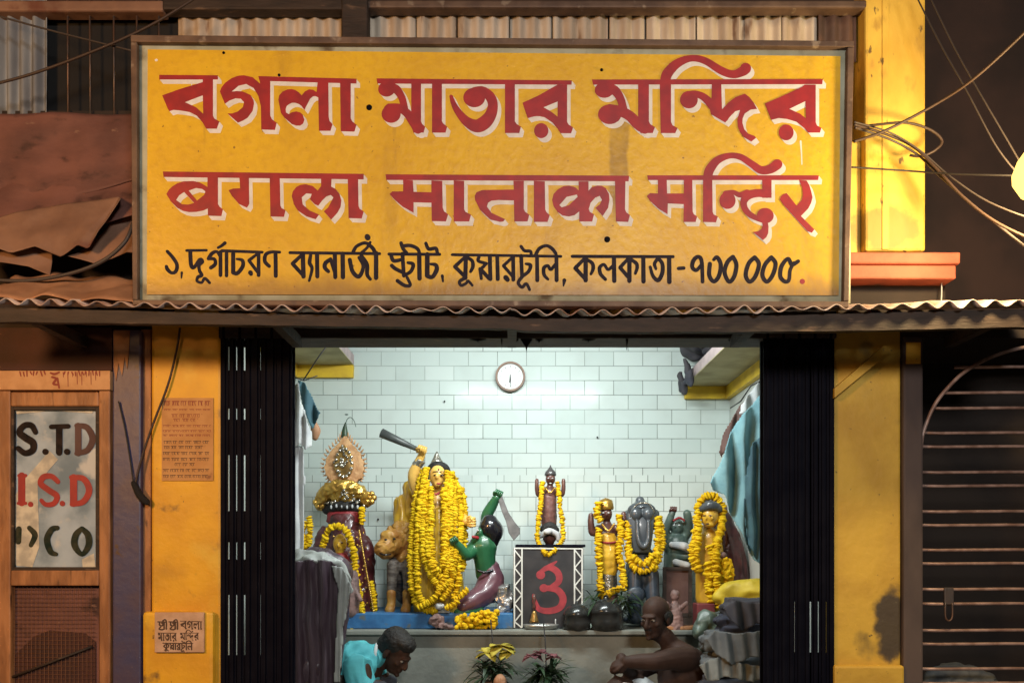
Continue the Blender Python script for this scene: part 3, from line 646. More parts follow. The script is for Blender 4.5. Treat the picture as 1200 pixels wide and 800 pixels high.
G5 = [('p', [(45,93),(1114,99),(1112,124),(48,118)]),
 ('p', [(122,118),(165,120),(168,170),(246,172),(246,120),(294,122),(296,240),(302,256),(320,268),(310,300),(248,298),(246,218),(168,216),(168,262),(120,235),(85,205),(62,180),(75,168),(122,168)]),
 ('p', [(344,120),(390,122),(390,246),(396,258),(420,270),(412,300),(344,300)]),
 ('p', [(606,122),(652,122),(652,246),(658,258),(676,270),(668,300),(610,300),(608,208),(540,206),(510,209),(495,218),(490,235),(510,262),(570,290),(562,300),(548,302),(505,292),(460,250),(438,205),(436,188),(444,172),(470,162),(608,160)]),
 ('p', [(696,122),(744,124),(746,248),(752,260),(766,272),(756,302),(696,302)]),
 ('p', [(892,124),(936,124),(936,165),(950,150),(975,142),(995,144),(1012,154),(1026,180),(1028,205),(1022,240),(998,276),(966,240),(985,225),(995,205),(985,188),(965,196),(945,218),(937,245),(942,258),(960,268),(952,300),(895,300),(895,256),(875,272),(850,278),(822,274),(800,258),(782,232),(776,205),(782,180),(800,160),(825,146),(850,142),(878,150),(893,164)], [(808,228),(840,192),(885,182),(888,192),(850,228),(818,238)]),
 ('p', [(1052,122),(1098,124),(1096,246),(1102,260),(1118,272),(1110,302),(1056,300)])]
G6 = [('p', [(84,166),(1012,166),(1008,192),(88,192)]),
 ('p', [(142,190),(190,192),(192,264),(282,264),(282,192),(328,192),(330,362),(336,376),(354,388),(346,418),(280,418),(282,322),(196,318),(194,376),(150,350),(100,305),(82,278),(100,262),(142,264)]),
 ('p', [(386,190),(436,190),(438,364),(444,378),(466,388),(456,420),(386,418)]),
 ('s', [(412,165,50),(425,130,50),(465,84,42),(530,60,32),(590,68,34),(650,106,38),(700,138,44),(750,132,50),(788,106,56)]),
 ('e', 518,302,44,46), ('s', [(508,266,34),(548,258,26),(585,272,30),(625,262,40)]),
 ('s', [(735,266,46),(680,262,44),(630,275,46),(606,308,38),(612,345,34),(640,378,32),(690,404,26),(720,412,24)]),
 ('p', [(706,190),(756,192),(756,288),(706,288)]), ('e', 722,384,46,42),
 ('p', [(702,412),(735,415),(740,445),(738,478),(728,500),(710,516),(655,472),(685,468),(702,455),(708,435)]),
 ('p', [(905,192),(945,194),(960,218),(970,250),(978,285),(970,315),(955,345),(915,386),(988,458),(974,476),(950,468),(870,380),(820,325),(800,296),(806,280),(820,268),(838,262),(892,330),(918,300),(925,275),(922,235)])]
S7a = [[(115,175,28),(160,225,30),(195,285,32),(185,340,32),(150,352,28),(118,325,32),(108,300,30)], [(235,350,22),(232,395,12)],
 [(275,168,24),(440,166,22)], [(305,175,34),(312,285,34),(335,308,30),(385,245,34),(405,262,30),(378,290,30),(382,335,28),(400,372,30),(368,388,28),(362,420,24),(400,432,24),(425,398,26),(465,435,24)],
 [(455,235,30),(485,192,32),(525,178,26),(552,215,28)], [(455,235,28),(505,240,28),(510,282,32),(475,310,32)], [(555,180,32),(555,372,32)], [(535,145,22),(565,128,26),(592,106,30)], [(565,170,26),(900,182,24)], [(605,180,30),(605,375,30)],
 [(660,190,34),(660,350,36)], [(662,352,34),(695,355,34),(738,300,34),(736,250,30),(690,238,20)], [(870,190,30),(870,372,32)], [(860,195,24),(790,250,28)], [(790,250,28),(865,350,28)], [(802,350,40),(808,362,34)],
 [(958,298,30),(922,258,32),(930,200,30),(980,180,26),(1045,182,24)], [(1010,185,34),(1012,378,34)]]
S7b = [[(60,158,22),(690,165,22)], [(150,165,32),(155,325,32)], [(145,172,24),(78,235,28)], [(78,235,28),(150,315,26)], [(205,175,24),(198,230,28),(215,270,24),(195,355,18)], [(250,165,30),(252,325,30)],
 [(375,165,30),(378,330,30)], [(345,205,28),(310,230,30),(305,262,30),(330,290,26)], [(345,202,26),(378,305,26)], [(430,165,32),(432,330,32)],
 [(505,150,26),(530,112,24),(590,90,24),(640,125,28),(660,165,28)], [(603,46,40),(607,54,40)], [(624,85,20),(600,125,20),(560,160,22)],
 [(480,208,30),(500,290,30),(545,325,30),(575,255,26),(545,192,24)], [(560,178,26),(600,240,30),(602,310,28),(625,345,22)], [(665,160,32),(665,335,32)],
 [(755,168,22),(1112,170,22)], [(772,182,28),(790,215,28),(850,205,24)], [(775,248,28),(800,270,28),(860,300,26)], [(850,165,28),(860,320,28)], [(840,90,26),(855,130,26),(880,160,24)], [(850,112,26),(905,108,26),(955,130,26),(972,168,24)],
 [(862,318,24),(910,288,26),(925,240,28),(888,228,20)], [(815,355,28),(865,388,26),(905,385,24),(882,330,22)], [(968,165,32),(970,340,32)],
 [(1025,170,34),(1024,320,34)], [(1026,322,32),(1060,328,30),(1090,280,32),(1085,245,28),(1050,238,20)], [(1015,92,24),(1035,132,26),(1085,128,26),(1096,168,24)], [(1130,320,22),(1135,360,14)]]
S8a = [[(75,215,26),(1030,230,26)], [(195,225,38),(190,420,38)], [(185,238,30),(98,320,34)], [(98,320,34),(180,400,34)], [(210,242,30),(250,270,32),(256,320,34),(235,365,26)], [(190,418,34),(140,450,30),(155,485,28),(198,465,26),(215,445,26),(252,485,22)],
 [(310,235,30),(305,270,30),(375,292,28)], [(320,340,34),(330,425,28)], [(325,342,34),(400,425,34)], [(375,292,28),(325,345,30)], [(405,230,36),(410,430,36)], [(470,225,34),(475,430,36)],
 [(610,230,34),(612,435,36)], [(600,242,26),(525,312,30)], [(525,312,30),(605,405,28)], [(545,415,46),(562,435,40)], [(680,225,34),(688,400,34)], [(690,405,32),(745,362,32),(762,308,34),(722,295,24)], [(680,142,30),(710,180,28),(760,185,30),(770,218,28)], [(690,408,32),(655,460,30),(688,500,30),(725,470,28),(755,522,26)],
 [(808,215,32),(840,162,32),(900,136,28),(950,160,32),(985,205,30)], [(820,225,34),(822,440,36)], [(990,225,34),(992,440,36)], [(980,300,28),(940,345,30),(915,312,28),(880,332,34),(882,390,32),(915,430,26)], [(1060,440,36),(1052,488,14)]]
S8b = [[(85,245,32),(1030,248,30)], [(210,255,42),(210,470,42)], [(200,265,32),(112,355,38)], [(112,355,38),(200,450,36)], [(225,278,34),(272,310,36),(280,360,36),(260,410,28)], [(475,255,40),(478,475,42)], [(470,330,32),(420,368,30),(382,322,30),(342,350,36),(350,410,36),(395,460,32)],
 [(620,255,42),(620,475,42)], [(610,265,32),(532,350,36)], [(532,350,36),(610,440,36)], [(640,278,34),(685,312,36),(692,355,34),(675,405,28)], [(750,250,40),(752,480,42)], [(868,362,28),(856,312,34),(890,272,34),(928,315,38),(928,400,40),(890,468,40),(842,430,34),(815,345,30)], [(992,255,42),(994,485,44)], [(1080,358,34),(1130,355,34)]]
S8c = [[(288,402,30),(280,240,32),(250,208,32),(215,240,34),(208,290,32),(240,312,30),(275,272,24)], [(345,262,34),(340,350,34),(375,400,32),(415,358,34),(430,270,34),(402,212,32),(375,230,26)],
 [(525,208,34),(482,250,34),(460,330,34),(495,402,32),(535,360,34),(552,270,34),(525,208,34)], [(695,212,34),(648,260,34),(625,350,34),(655,402,32),(700,360,34),(728,265,34),(695,212,34)], [(825,212,34),(775,270,34),(755,350,34),(790,402,32),(835,350,34),(858,262,34),(825,212,34)],
 [(1035,242,30),(985,268,34),(955,222,30),(905,280,34),(895,360,34),(930,400,32),(962,388,30),(972,310,28),(1002,255,28)]]
S_SRI = [[(0,10,10),(95,12,10)], [(20,14,12),(20,45,14),(45,55,12),(60,30,14),(40,25,10)], [(70,12,14),(70,90,14)], [(30,70,12),(15,90,12),(50,98,12),(70,85,10)], [(55,0,12),(80,-14,12),(95,10,12),(95,90,14)]]
def stroke_set(l): return [('s', s) for s in l]

class Paint:
    """flat brush lettering lying on a plane y = Y facing the street"""
    def __init__(s): s.v = []; s.f = []; s.k = 0
    def add(s, gl, T, wsc, Y, off=(0, 0), base=0):
        """T maps glyph coords to picture coords at depth Y; each piece lies a hair above the last"""
        for g in gl:
            s.k += 1; h = base + (s.k % 12)*3e-5
            if g[0] == 'p':
                cu = bpy.data.curves.new('g', 'CURVE'); cu.dimensions = '2D'; cu.fill_mode = 'BOTH'
                for ring in g[1:]:
                    sp = cu.splines.new('POLY'); sp.points.add(len(ring)-1); sp.use_cyclic_u = True
                    for q, pt in zip(sp.points, ring):
                        x, y = T(*pt); q.co = (x+off[0], -(y+off[1]), 0, 1)
                t = bpy.data.objects.new('g', cu); C.objects.link(t)
                dg = bpy.context.evaluated_depsgraph_get(); dg.update()
                me = bpy.data.meshes.new_from_object(t.evaluated_get(dg)); b0 = len(s.v)
                for v in me.vertices: s.v.append(s.pt(v.co.x, -v.co.y, Y, h))
                for p in me.polygons: s.f.append([b0+i for i in p.vertices])
                bpy.data.objects.remove(t); bpy.data.curves.remove(cu); bpy.data.meshes.remove(me)
            elif g[0] == 'e':
                b0 = len(s.v); n = 26
                for k in range(n):
                    a = -2*math.pi*k/n; x, y = T(g[1]+g[3]*math.cos(a), g[2]+g[4]*math.sin(a)); s.v.append(s.pt(x+off[0], y+off[1], Y, h))
                s.f.append(list(range(b0, b0+n)))
            else:
                q = crom(g[1], 7); L = []
                for (x, y, wd) in q:
                    a = T(x, y); L.append((a[0]+off[0], a[1]+off[1], wd*wsc/2))
                b0 = len(s.v)
                for i, (x, y, r) in enumerate(L):
                    a = L[max(0, i-1)]; b = L[min(len(L)-1, i+1)]
                    dx, dy = b[0]-a[0], b[1]-a[1]; l = math.hypot(dx, dy) or 1
                    nx, ny = -dy/l*r, dx/l*r; hh = h + i*1.1e-6
                    s.v.append(s.pt(x+nx, y+ny, Y, hh)); s.v.append(s.pt(x-nx, y-ny, Y, hh))
                for i in range(len(L)-1): s.f.append([b0+2*i, b0+2*i+1, b0+2*i+3, b0+2*i+2])
                for i, sg in ((0, 1), (len(L)-1, -1)):     # rounded ends
                    x, y, r = L[i]; a = L[max(0, i-1)]; b = L[min(len(L)-1, i+1)]
                    ang = math.atan2(b[1]-a[1], b[0]-a[0]); c0 = len(s.v); hh = h + i*1.1e-6
                    for k in range(9):
                        t = ang+math.pi/2*sg + math.pi*k/8*1.0
                        s.v.append(s.pt(x+math.cos(t)*r*(.96 if 0<k<8 else 1), y+math.sin(t)*r*(.96 if 0<k<8 else 1), Y, hh))
                    s.f.append(list(range(c0, c0+9)))
    def pt(s, px, py, Y, h):
        p = P(px, py, Y); return (p.x, Y-h, p.z)
    def build(s, name, m, parent):
        me = bpy.data.meshes.new(name); me.from_pydata(s.v, [], s.f); bm = bmesh.new(); bm.from_mesh(me); bpy.data.meshes.remove(me)
        for f in bm.faces:
            f.normal_update()
            if f.normal.y > 0: f.normal_flip()
        me = bpy.data.meshes.new(name); bm.to_mesh(me); bm.free()
        me.transform(Matrix.Translation(-wloc(parent))); me.materials.append(M[m])
        o = bpy.data.objects.new(name, me); C.objects.link(o); o.parent = parent; return o
def tr(x0, y0, sc): return lambda x, y: (x0+x/sc, y0+y/sc)

# ================================================================ signboard
YS = -.46
SG = thing('signboard', 'big yellow signboard with red Bengali and Hindi lettering over the doorway', 'sign', P(575, 357, YS))
def sign_mat():
    m = M['yellow_paint'].copy(); m.name = 'sign_yellow'; t = m.node_tree; n = t.nodes; b = n['Principled BSDF']
    for l in list(b.inputs['Base Color'].links): t.links.remove(l)
    tc = n.new('ShaderNodeTexCoord'); sx = n.new('ShaderNodeSeparateXYZ'); t.links.new(tc.outputs['Object'], sx.inputs[0])
    def nz(sc, st=(1, 1, 1)):
        mp = n.new('ShaderNodeMapping'); mp.inputs['Scale'].default_value = st; t.links.new(tc.outputs['Object'], mp.inputs[0])
        q = n.new('ShaderNodeTexNoise'); q.inputs['Scale'].default_value = sc; q.inputs['Detail'].default_value = 7; t.links.new(mp.outputs[0], q.inputs['Vector']); return q.outputs['Fac']
    def rg(f, a, c, d=0, e=1):
        r = n.new('ShaderNodeMapRange'); r.interpolation_type = 'SMOOTHSTEP'
        for i, v in zip((1, 2, 3, 4), (a, c, d, e)): r.inputs[i].default_value = v
        t.links.new(f, r.inputs[0]); return r.outputs[0]
    def mt(op, a, c):
        x = n.new('ShaderNodeMath'); x.operation = op
        for v, s in ((a, x.inputs[0]), (c, x.inputs[1])):
            if isinstance(v, (int, float)): s.default_value = v
            else: t.links.new(v, s)
        return x.outputs[0]
    def mx(f, a, c):
        x = n.new('ShaderNodeMix'); x.data_type = 'RGBA'; t.links.new(f, x.inputs['Factor'])
        for v, s in ((a, x.inputs[6]), (c, x.inputs[7])):
            if isinstance(v, tuple): s.default_value = (*v, 1)
            else: t.links.new(v, s)
        return x.outputs[2]
    col = mx(rg(nz(2.2), .35, .68), (.75, .475, .020), (.67, .405, .020))
    col = mx(rg(nz(30), .40, .75, 0, .35), col, (.50, .26, .02))
    col = mx(rg(nz(4, (1.6, 1, .35)), .56, .80, 0, .45), col, (.34, .18, .03))
    # old water stain running down from the right hand word
    xs = P(725, 0, YS).x - P(575, 0, YS).x
    wob = mt('MULTIPLY', mt('SUBTRACT', nz(6), .5), .06)
    dx = mt('ABSOLUTE', mt('SUBTRACT', mt('ADD', sx.outputs[0], wob), xs), 0)
    st = mt('MULTIPLY', rg(dx, .030, .046, 1, 0), rg(nz(9), .3, .6, .25, .6))
    st = mt('MULTIPLY', st, rg(sx.outputs[2], .35, .45))
    st = mt('MULTIPLY', st, rg(sx.outputs[2], .78, .95, 1, 0))
    col = mx(st, col, (.20, .11, .035))
    # grime along the lower edge
    gz = mt('ADD', sx.outputs[2], mt('MULTIPLY', mt('SUBTRACT', nz(7), .5), .10))
    col = mx(rg(gz, .035, .15, .75, 0), col, (.20, .11, .05))
    # rust specks
    col = mx(rg(nz(48), .68, .74, 0, .8), col, (.16, .07, .025))
    col = mx(rg(nz(14, (1, 1, .16)), .66, .78, 0, .5), col, (.30, .15, .03))
    col = mx(rg(nz(3.2), .62, .80, 0, .35), col, (.78, .55, .10))
    t.links.new(col, b.inputs['Base Color']); b.inputs['Roughness'].default_value = .42
    M['sign_yellow'] = m
sign_mat()
def quad_panel(pts, Y0, Y1, nm, m, **k):
    bm = B(); prism(bm, pts, Y0, Y1); return mk(nm, bm, m, SG, smooth=False, **k)
bm = B(); sheet(bm, lambda u, v: (lambda a: Vector((a.x, YS+.0006*noise.noise(Vector((a.x*3, a.z*3, 0))), a.z)))(P(158+(997-158)*u, (48+6*u)+(352-48-3*u)*v, YS)), 40, 14)
for v in bm.verts: v.co.y += .004
solid(bm, .003)
mk('panel_back', bm, 'sign_border', SG)
quad_panel([(173, 58), (985, 66), (983, 346), (172, 345)], YS-.0022, YS-.0012, 'panel', 'sign_yellow')
bm = B()
def bar(a, b, c, d, y0=-.024, y1=.03): prism(bm, [a, b, c, d], YS+y0, YS+y1)
bar((153, 41), (1001, 48), (1001, 55), (153, 49)); bar((155, 351), (995, 353), (995, 360), (155, 357))
bar((153, 49.3), (160, 49.3), (161, 350.7), (155, 350.7)); bar((993.5, 55.3), (1001, 55.3), (995, 352.7), (988.5, 352.7))
mk('frame', bm, 'frame_steel', SG, smooth=False, bevel=.003, rough=.0012, rs=30)
LINES = [((G1, (150, 40, 4.0)), (G2, (420, 60, 4.2857)), (G3, (680, 50, 3.6364))), ((G4, (180, 180, 4.2857)), (G5, (440, 180, 3.75)), (G6, (740, 170, 4.6154)))]
for ln in LINES:
    a = Paint(); b = Paint()
    for k in range(4):
        for gl, (x, y, s) in ln: b.add(gl, tr(x, y, s), 1/s, YS, (1.02*(k+1), 1.22*(k+1)), base=.0024+(3-k)*3.7e-4)
    for gl, (x, y, s) in ln: a.add(gl, tr(x, y, s), 1/s, YS, base=.0024+.0016)
    lo = a.build('lettering', 'letter_red', SG); b.build('letter_shadow', 'letter_white', lo)
a = Paint()
for gl, (x, y, s) in ((S7a, (180, 270, 7.0588)), (S7b, (330, 270, 6)), (S8a, (520, 270, 7.5)), (S8b, (660, 270, 8)), (S8c, (780, 270, 6.6667))): a.add(stroke_set(gl), tr(x, y, s), 1/s*1.0, YS, base=.0025)
a.add([('e', 520, 327, .001, .001)], tr(0, 0, 1), 1, YS, base=.0025)
lo = a.build('address_lettering', 'letter_dark', SG)
a = Paint(); a.add([('e', 940, 330, 3.1, 3.1)], tr(0, 0, 1), 1, YS, base=.0025); a.build('full_stop', 'letter_red', lo)
for px, py, r in ((432.5, 126, 3.4), (711.5, 280.5, 3.6), (327, 88, 1.6), (262, 62, 1.6), (705, 82, 1.8)):
    bm = B(); ell(bm, P(px, py, YS-.004), (r*U(YS), .005, r*U(YS))); mk('bolt', bm, 'black_steel', SG)
a = Paint(); a.add([('s', [(938, 166, 2.2), (939, 180, 1.6), (939.5, 193, 1.2)]), ('s', [(225, 92, 1.3), (224.5, 110, 1)]), ('e', 183.5, 71, 1.8, 1.5)], tr(0, 0, 1), 1, YS, base=.0025); a.build('paint_drip', 'letter_white', SG)

# lettering on the booth pane and header
a = Paint(); s = 2.857; T2 = lambda x, y: (3.2+x/2.857*.965, 420+y/2.857)
a.add(stroke_set([[(114,246,16),(100,224,18),(75,224,18),(58,246,20),(78,264,22),(105,282,22),(104,306,20),(78,316,18),(54,300,16)], [(147,311,18),(150,312,18)], [(168,228,14),(228,226,14)], [(196,230,20),(196,314,20)], [(222,311,18),(225,312,18)]]), T2, 1.12/s, -.003, base=.0004)
a.build('pane_lettering', 'letter_black', pane)
a = Paint(); a.add(stroke_set([[(262,225,20),(262,316,20)], [(256,224,14),(292,230,18),(312,268,20),(294,306,18),(256,317,14)]]), T2, 1.12/s, -.003, base=.0004); a.build('pane_lettering', 'brown_cloth', pane)
a = Paint(); a.add(stroke_set([[(66,392,22),(66,482,22)], [(56,391,10),(80,391,10)], [(54,484,10),(80,484,10)], [(96,487,16),(98,488,16)], [(192,412,14),(170,394,16),(142,396,18),(132,418,18),(160,440,18),(188,460,18),(178,484,16),(150,488,14),(134,474,12)], [(206,484,16),(208,485,16)], [(246,398,22),(246,484,22)], [(238,397,14),(280,402,18),(300,440,20),(280,478,18),(240,487,14)]]), T2, 1.12/s, -.003, base=.0004)
a.build('pane_lettering', 'letter_red', pane)
a = Paint(); a.add(stroke_set([[(56,570,18),(54,612,18)], [(92,566,14),(112,590,18),(98,624,14)], [(190,566,14),(170,572,18),(154,605,20),(166,645,18),(186,654,12)], [(275,568,14),(254,590,20),(250,625,20),(275,654,14),(298,625,20),(296,590,20),(275,568,14)]]), T2, 1.12/s, -.003, base=.0004)
a.build('pane_lettering', 'letter_green', pane)
hs = [o for o in BO.children if o.name.startswith('header_strip')][0]
a = Paint(); random.seed(5)
l = [[(166,48,6),(180,52,8),(196,46,6)], [(172,62,8),(186,68,8),(176,84,8),(192,88,6)], [(190,66,7),(196,98,6)]]
l += [[(x, 42+random.random()*4, 5), (x+random.uniform(-4, 6), 52+random.random()*8, 4)] for x in range(60, 340, 12) if not 150 < x < 205]
l += [[(x, 46, 3), (x+1, 60+random.random()*34, 2)] for x in range(210, 330, 16)]
a.add(stroke_set(l), T2, 1/s, -.045, base=.0008); a.build('header_lettering', 'ink_red', hs)

# notice and plaque on the yellow pillar
NT = tag(mk('paper_notice', (lambda bm: (pbox(bm, 189.5, 250, 466, 563, -.006, -.002), bm)[1])(B()), 'paper_tan', smooth=False), 'faded printed paper notice pasted high on the left yellow pillar', 'notice')
random.seed(11)
def scrawl(x0, x1, y, h, wd):
    out = []; x = x0
    while x < x1:
        l = random.uniform(5, 10); e = min(x1, x+l); out.append([(x, y-h/2, wd*.8), (e, y-h/2, wd*.8)]); q = x+.8
        while q < e-.5:
            out.append([(q, y-h/2, wd*.7), (q+random.uniform(-1, 1), y+random.uniform(-.1, .2)*h, wd*.7), (q+random.uniform(-.5, 1), y+h*.5, wd*.6)]); q += random.uniform(1.3, 2.2)
        x = e+random.uniform(1.2, 2.4)
    return stroke_set(out)
a = Paint()
for y, x0, x1, h, wd in ((472.5, 192, 247, 5, 1.1), (480, 192, 247, 1.6, .6), (487, 201, 237, 3.6, .7), (492, 203, 232, 3.2, .7), (499, 191, 247, 2, .6), (505, 191, 247, 2, .6), (510, 191, 247, 2, .7)): a.add(scrawl(x0, x1, y, h, wd), tr(0, 0, 1), 1, -.006, base=.0003)
a.build('notice_print', 'ink_red', NT); a = Paint()
for y, x0, x1 in ((518, 192, 245), (524, 192, 238), (531, 191, 245), (538, 191, 245), (544, 205, 228), (551, 191, 245), (558, 191, 245)): a.add(scrawl(x0, x1, y, 3, .75), tr(0, 0, 1), 1, -.006, base=.0003)
a.build('notice_print', 'ink_dark', NT)
YP = -.062
PL = tag(mk('stone_plaque', (lambda bm: (pbox(bm, 181, 239, 717, 764, YP, -.0455), bm)[1])(B()), 'plaque_tan', smooth=False, bevel=.003), 'small carved plaque with three lines of lettering at the pillar foot', 'plaque')
a = Paint()
for x in (185, 198): a.add(stroke_set(S_SRI), (lambda x0: lambda x, y: (x0+x*.105, 727+y*.105))(x), .14, YP, base=.0006)
def fit(gl, x0, x1, gx0, gx1, y0, gy0, sy, wk):
    k = (x1-x0)/(gx1-gx0); a.add(gl, lambda x, y: (x0+(x-gx0)*k, y0+(y-gy0)*sy), wk, YP, base=.0006)
fit(G1, 211, 237, 148, 1075, 727, 200, .040, .03); fit(G2, 185, 207, 92, 1075, 741, 150, .036, .03); fit(G3, 211, 233, 50, 1032, 741, 165, .036, .03)
fit(stroke_set(S8a[:-1]), 191, 226, 75, 1030, 753, 215, .034, .045)
a.build('plaque_lettering', 'ink_dark', PL)
# ================================================================ shrine
def PV(l, Y): return [P(x, y, Y+(d[0] if d else 0)) for x, y, *d in l]
def blob(chains=(), ells=(), Y=1.5):
    """chains: lists of (px,py,dY,r_px); ells: (px,py,dY,rx,ry,rdepth_px)"""
    bm = B(); s = U(Y)
    for c in chains: cap_chain(bm, [P(x, y, Y+d) if False else P(x, y, Y)+Vector((0, d, 0)) for x, y, d, r in c], [r*s for *_, r in c], 12, 4)
    for x, y, d, rx, ry, rd in ells: ell(bm, P(x, y, Y)+Vector((0, d, 0)), (rx*s, rd*s, ry*s))
    return bm
def base_pt(px, Y, z): return Vector((P(px, 0, Y).x, Y, z))
GN = 'marigold garlands on the idols'
def garland(strings, Y, r, label, m='marigold', nm='marigold_garland', sp=.56, flat=.40):
    """strings of overlapping flower heads; points (px,py,dY)"""
    bm = B(); s = U(Y); R = r*s
    for st in strings:
        q = crom([tuple(P(x, y, Y)+Vector((0, d, 0))) for x, y, d in st], 14)
        q = [Vector(a) for a in q]; acc = 0; need = 0
        for a, b in zip(q, q[1:]):
            l = (b-a).length
            while need <= acc+l:
                t = (need-acc)/l if l else 0; c = a.lerp(b, t); d = (b-a).normalized()
                rr = R*random.uniform(.78, 1.2)
                rot = Vector((0, 0, 1)).rotation_difference((d+Vector((random.uniform(-.35, .35), random.uniform(-.35, .35), random.uniform(-.35, .35)))).normalized()).to_matrix()
                g = ell(bm, c+Vector((random.uniform(-.2, .2), random.uniform(-.2, .2), 0))*R, (rr, rr, rr*flat), rot, 11, 6)
                for v in g: v.co += noise.noise_vector(v.co/R*2.6)*R*.30
                need += R*sp*random.uniform(.85, 1.15)
            acc += l
    return tag(mk(nm, bm, m), label, 'garland', GN)

# ---- wall clock
YC = WB-.04
CK = thing('wall_clock', 'round brown rimmed wall clock on the white tiles', 'clock', P(598, 441, YC))
def disc(cx, cy, r0, r1, Y, y0, y1, nm, m, par):
    bm = B(); n = 40; s = U(Y); c = P(cx, cy, Y); rings = []
    for r, y in ((r0, y1), (r0, y0), (r1, y0), (r1, y1)):
        rings.append([bm.verts.new((c.x+math.cos(2*math.pi*k/n)*r*s, Y+y, c.z+math.sin(2*math.pi*k/n)*r*s)) for k in range(n)])
    for i in range(4):
        a, b = rings[i], rings[(i+1) % 4]
        for k in range(n): bm.faces.new((a[k], a[(k+1) % n], b[(k+1) % n], b[k]))
    return mk(nm, bm, m, par, bevel=.002, smooth=False)
disc(598, 441, 15.0, 17.4, YC, -.012, .038, 'rim', 'clock_rim', CK)
bm = B(); n = 40; c = P(598, 441, YC); bm.faces.new([bm.verts.new((c.x+math.cos(2*math.pi*k/n)*15.2*U(YC), YC+.006, c.z+math.sin(2*math.pi*k/n)*15.2*U(YC))) for k in range(n)]); fc = mk('face', bm, 'clock_face', CK, smooth=False)
a = Paint()
for k in range(12):
    t = k*math.pi/6; a.add([('s', [(598+11*math.sin(t), 441-11*math.cos(t), .7), (598+12.6*math.sin(t), 441-12.6*math.cos(t), .7)])], tr(0, 0, 1), 1, YC+.006, base=.0005)
a.build('hour_mark', 'cable_grey', fc)
for e, wd in (((598.8, 452), .9), ((597.2, 448), 1.2)):
    a = Paint(); a.add([('s', [(598, 439, wd), (*e, wd)])], tr(0, 0, 1), 1, YC+.004, base=.001); a.build('hand', 'cable_black', CK)

# ---- tube light over the doorway
TL = thing('tube_light', 'white tube lamp lighting the shrine from over the doorway', 'lamp', (.12, .30, 2.9))
bm = B(); box(bm, -.55, .79, .13, .19, 2.955, 3.01); mk('batten', bm, 'white_paint', TL, smooth=False, bevel=.006)
bm = B(); tube(bm, [(-.50, .20, 2.94), (.74, .20, 2.94)], .014, 12); mk('tube', bm, 'tube_lit', TL)

# ---- tall crowned goddess at the left
Y = 1.5
S = thing('crowned_idol', 'maroon robed idol under a tall peach and gold crown', 'statue', base_pt(404, Y, AT))
def leaf(k, seed): 
    out = []
    for i, (x, y) in enumerate(crom(k, 5, True)):
        out.append((x+.9*math.sin(i*2.1+seed), y+.9*math.cos(i*1.7+seed)))
    return out
bm = B(); prism(bm, leaf([(404, 510), (412, 520), (422, 532), (426, 548), (421, 562), (404, 567), (386, 562), (380, 548), (385, 532), (396, 519)], 0), Y-.03, Y+.03); cr = mk('crown', bm, 'peach', S, bevel=.008, smooth=True)
bm = B()
for i, (x, y) in enumerate(crom([(386, 562), (379, 548), (385, 530), (397, 517), (404, 509), (412, 518), (423, 530), (427, 548), (422, 562)], 4)):
    dx, dy = x-404, y-545; l = math.hypot(dx, dy); c_ = P(x, y, Y); tube(bm, [c_, P(x+dx/l*4, y+dy/l*5-1, Y)+Vector((0, random.uniform(-.01, .01), 0))], [.008, .002], 6)
mk('fringe', bm, 'peach', cr)
bm = B(); prism(bm, crom([(403, 521), (411, 532), (414, 545), (410, 557), (403, 561), (396, 557), (391, 545), (395, 532)], 5, True), Y-.045, Y-.028); md = mk('medallion', bm, 'brass', cr, bevel=.004)
bm = B(); random.seed(2)
for i in range(15):
    t = i/15*2*math.pi; ell(bm, P(403+9.4*math.cos(t), 542+16.5*math.sin(t), Y-.05), (.011, .008, .012), None, 8, 6)
for i in range(26):
    ell(bm, P(403+random.gauss(0, 3.2), 543+random.gauss(0, 6.5), Y-.05), (.008, .009, .010), None, 6, 5)
mk('mirror_bead', bm, 'silver', md)
bm = B(); cap_chain(bm, [P(404, 511, Y), P(404, 504, Y), P(405, 495, Y)], [.022, .018, .004]); mk('plume', bm, 'leaf_mid', cr)
bm = B(); tube(bm, [P(x, y, Y) for x, y in crom([(404, 500), (407, 491), (411, 489), (415, 493), (417, 500)], 5)], .0025, 6); ell(bm, P(406, 485.5, Y), (.012, .006, .005)); mk('plume_wire', bm, 'green_grey', cr)
bm = blob([[(376, 590, 0, 8), (385, 577, -.05, 9), (403, 571, -.08, 9), (422, 577, -.05, 9), (429, 588, 0, 7)]], [(403, 580, -.03, 20, 11, 14)], Y); tb = mk('tiara', bm, 'gold', S, remesh=.007, sm=1, rough=.012, rs=42)
bm = B()
for i in range(60):
    t = random.uniform(-1, 1); r_ = random.uniform(.006, .013); ell(bm, P(403+t*24, 577+abs(t)*8+random.uniform(-9, 8), Y-.115+.07*abs(t)), (r_, r_, r_), None, 7, 5)
mk('tiara_gem', bm, 'silver', tb)
bm = B()
for cx, cy in ((433, 583), (375, 588)):
    for k in range(7):
        t = k*math.pi*2/6; r = 0 if k == 6 else 5.2; ell(bm, P(cx+r*math.cos(t), cy+r*math.sin(t), Y-.03), (.020, .015, .020), None, 8, 6)
mk('ear_ornament', bm, 'gold', S)
bm = blob([[(384, 596, 0, 7), (403, 592, -.05, 8), (422, 596, 0, 7)]], [], Y); mk('hair', bm, 'hair_black', S, remesh=.009)
bm = B()
for k in range(6): ell(bm, P(388+k*6.2, 594+.3*(k-2.5)**2*.6-random.random()*2, Y-.085), (.007, .007, .013), None, 8, 6)
mk('white_bead', bm, 'white_cloth', S)
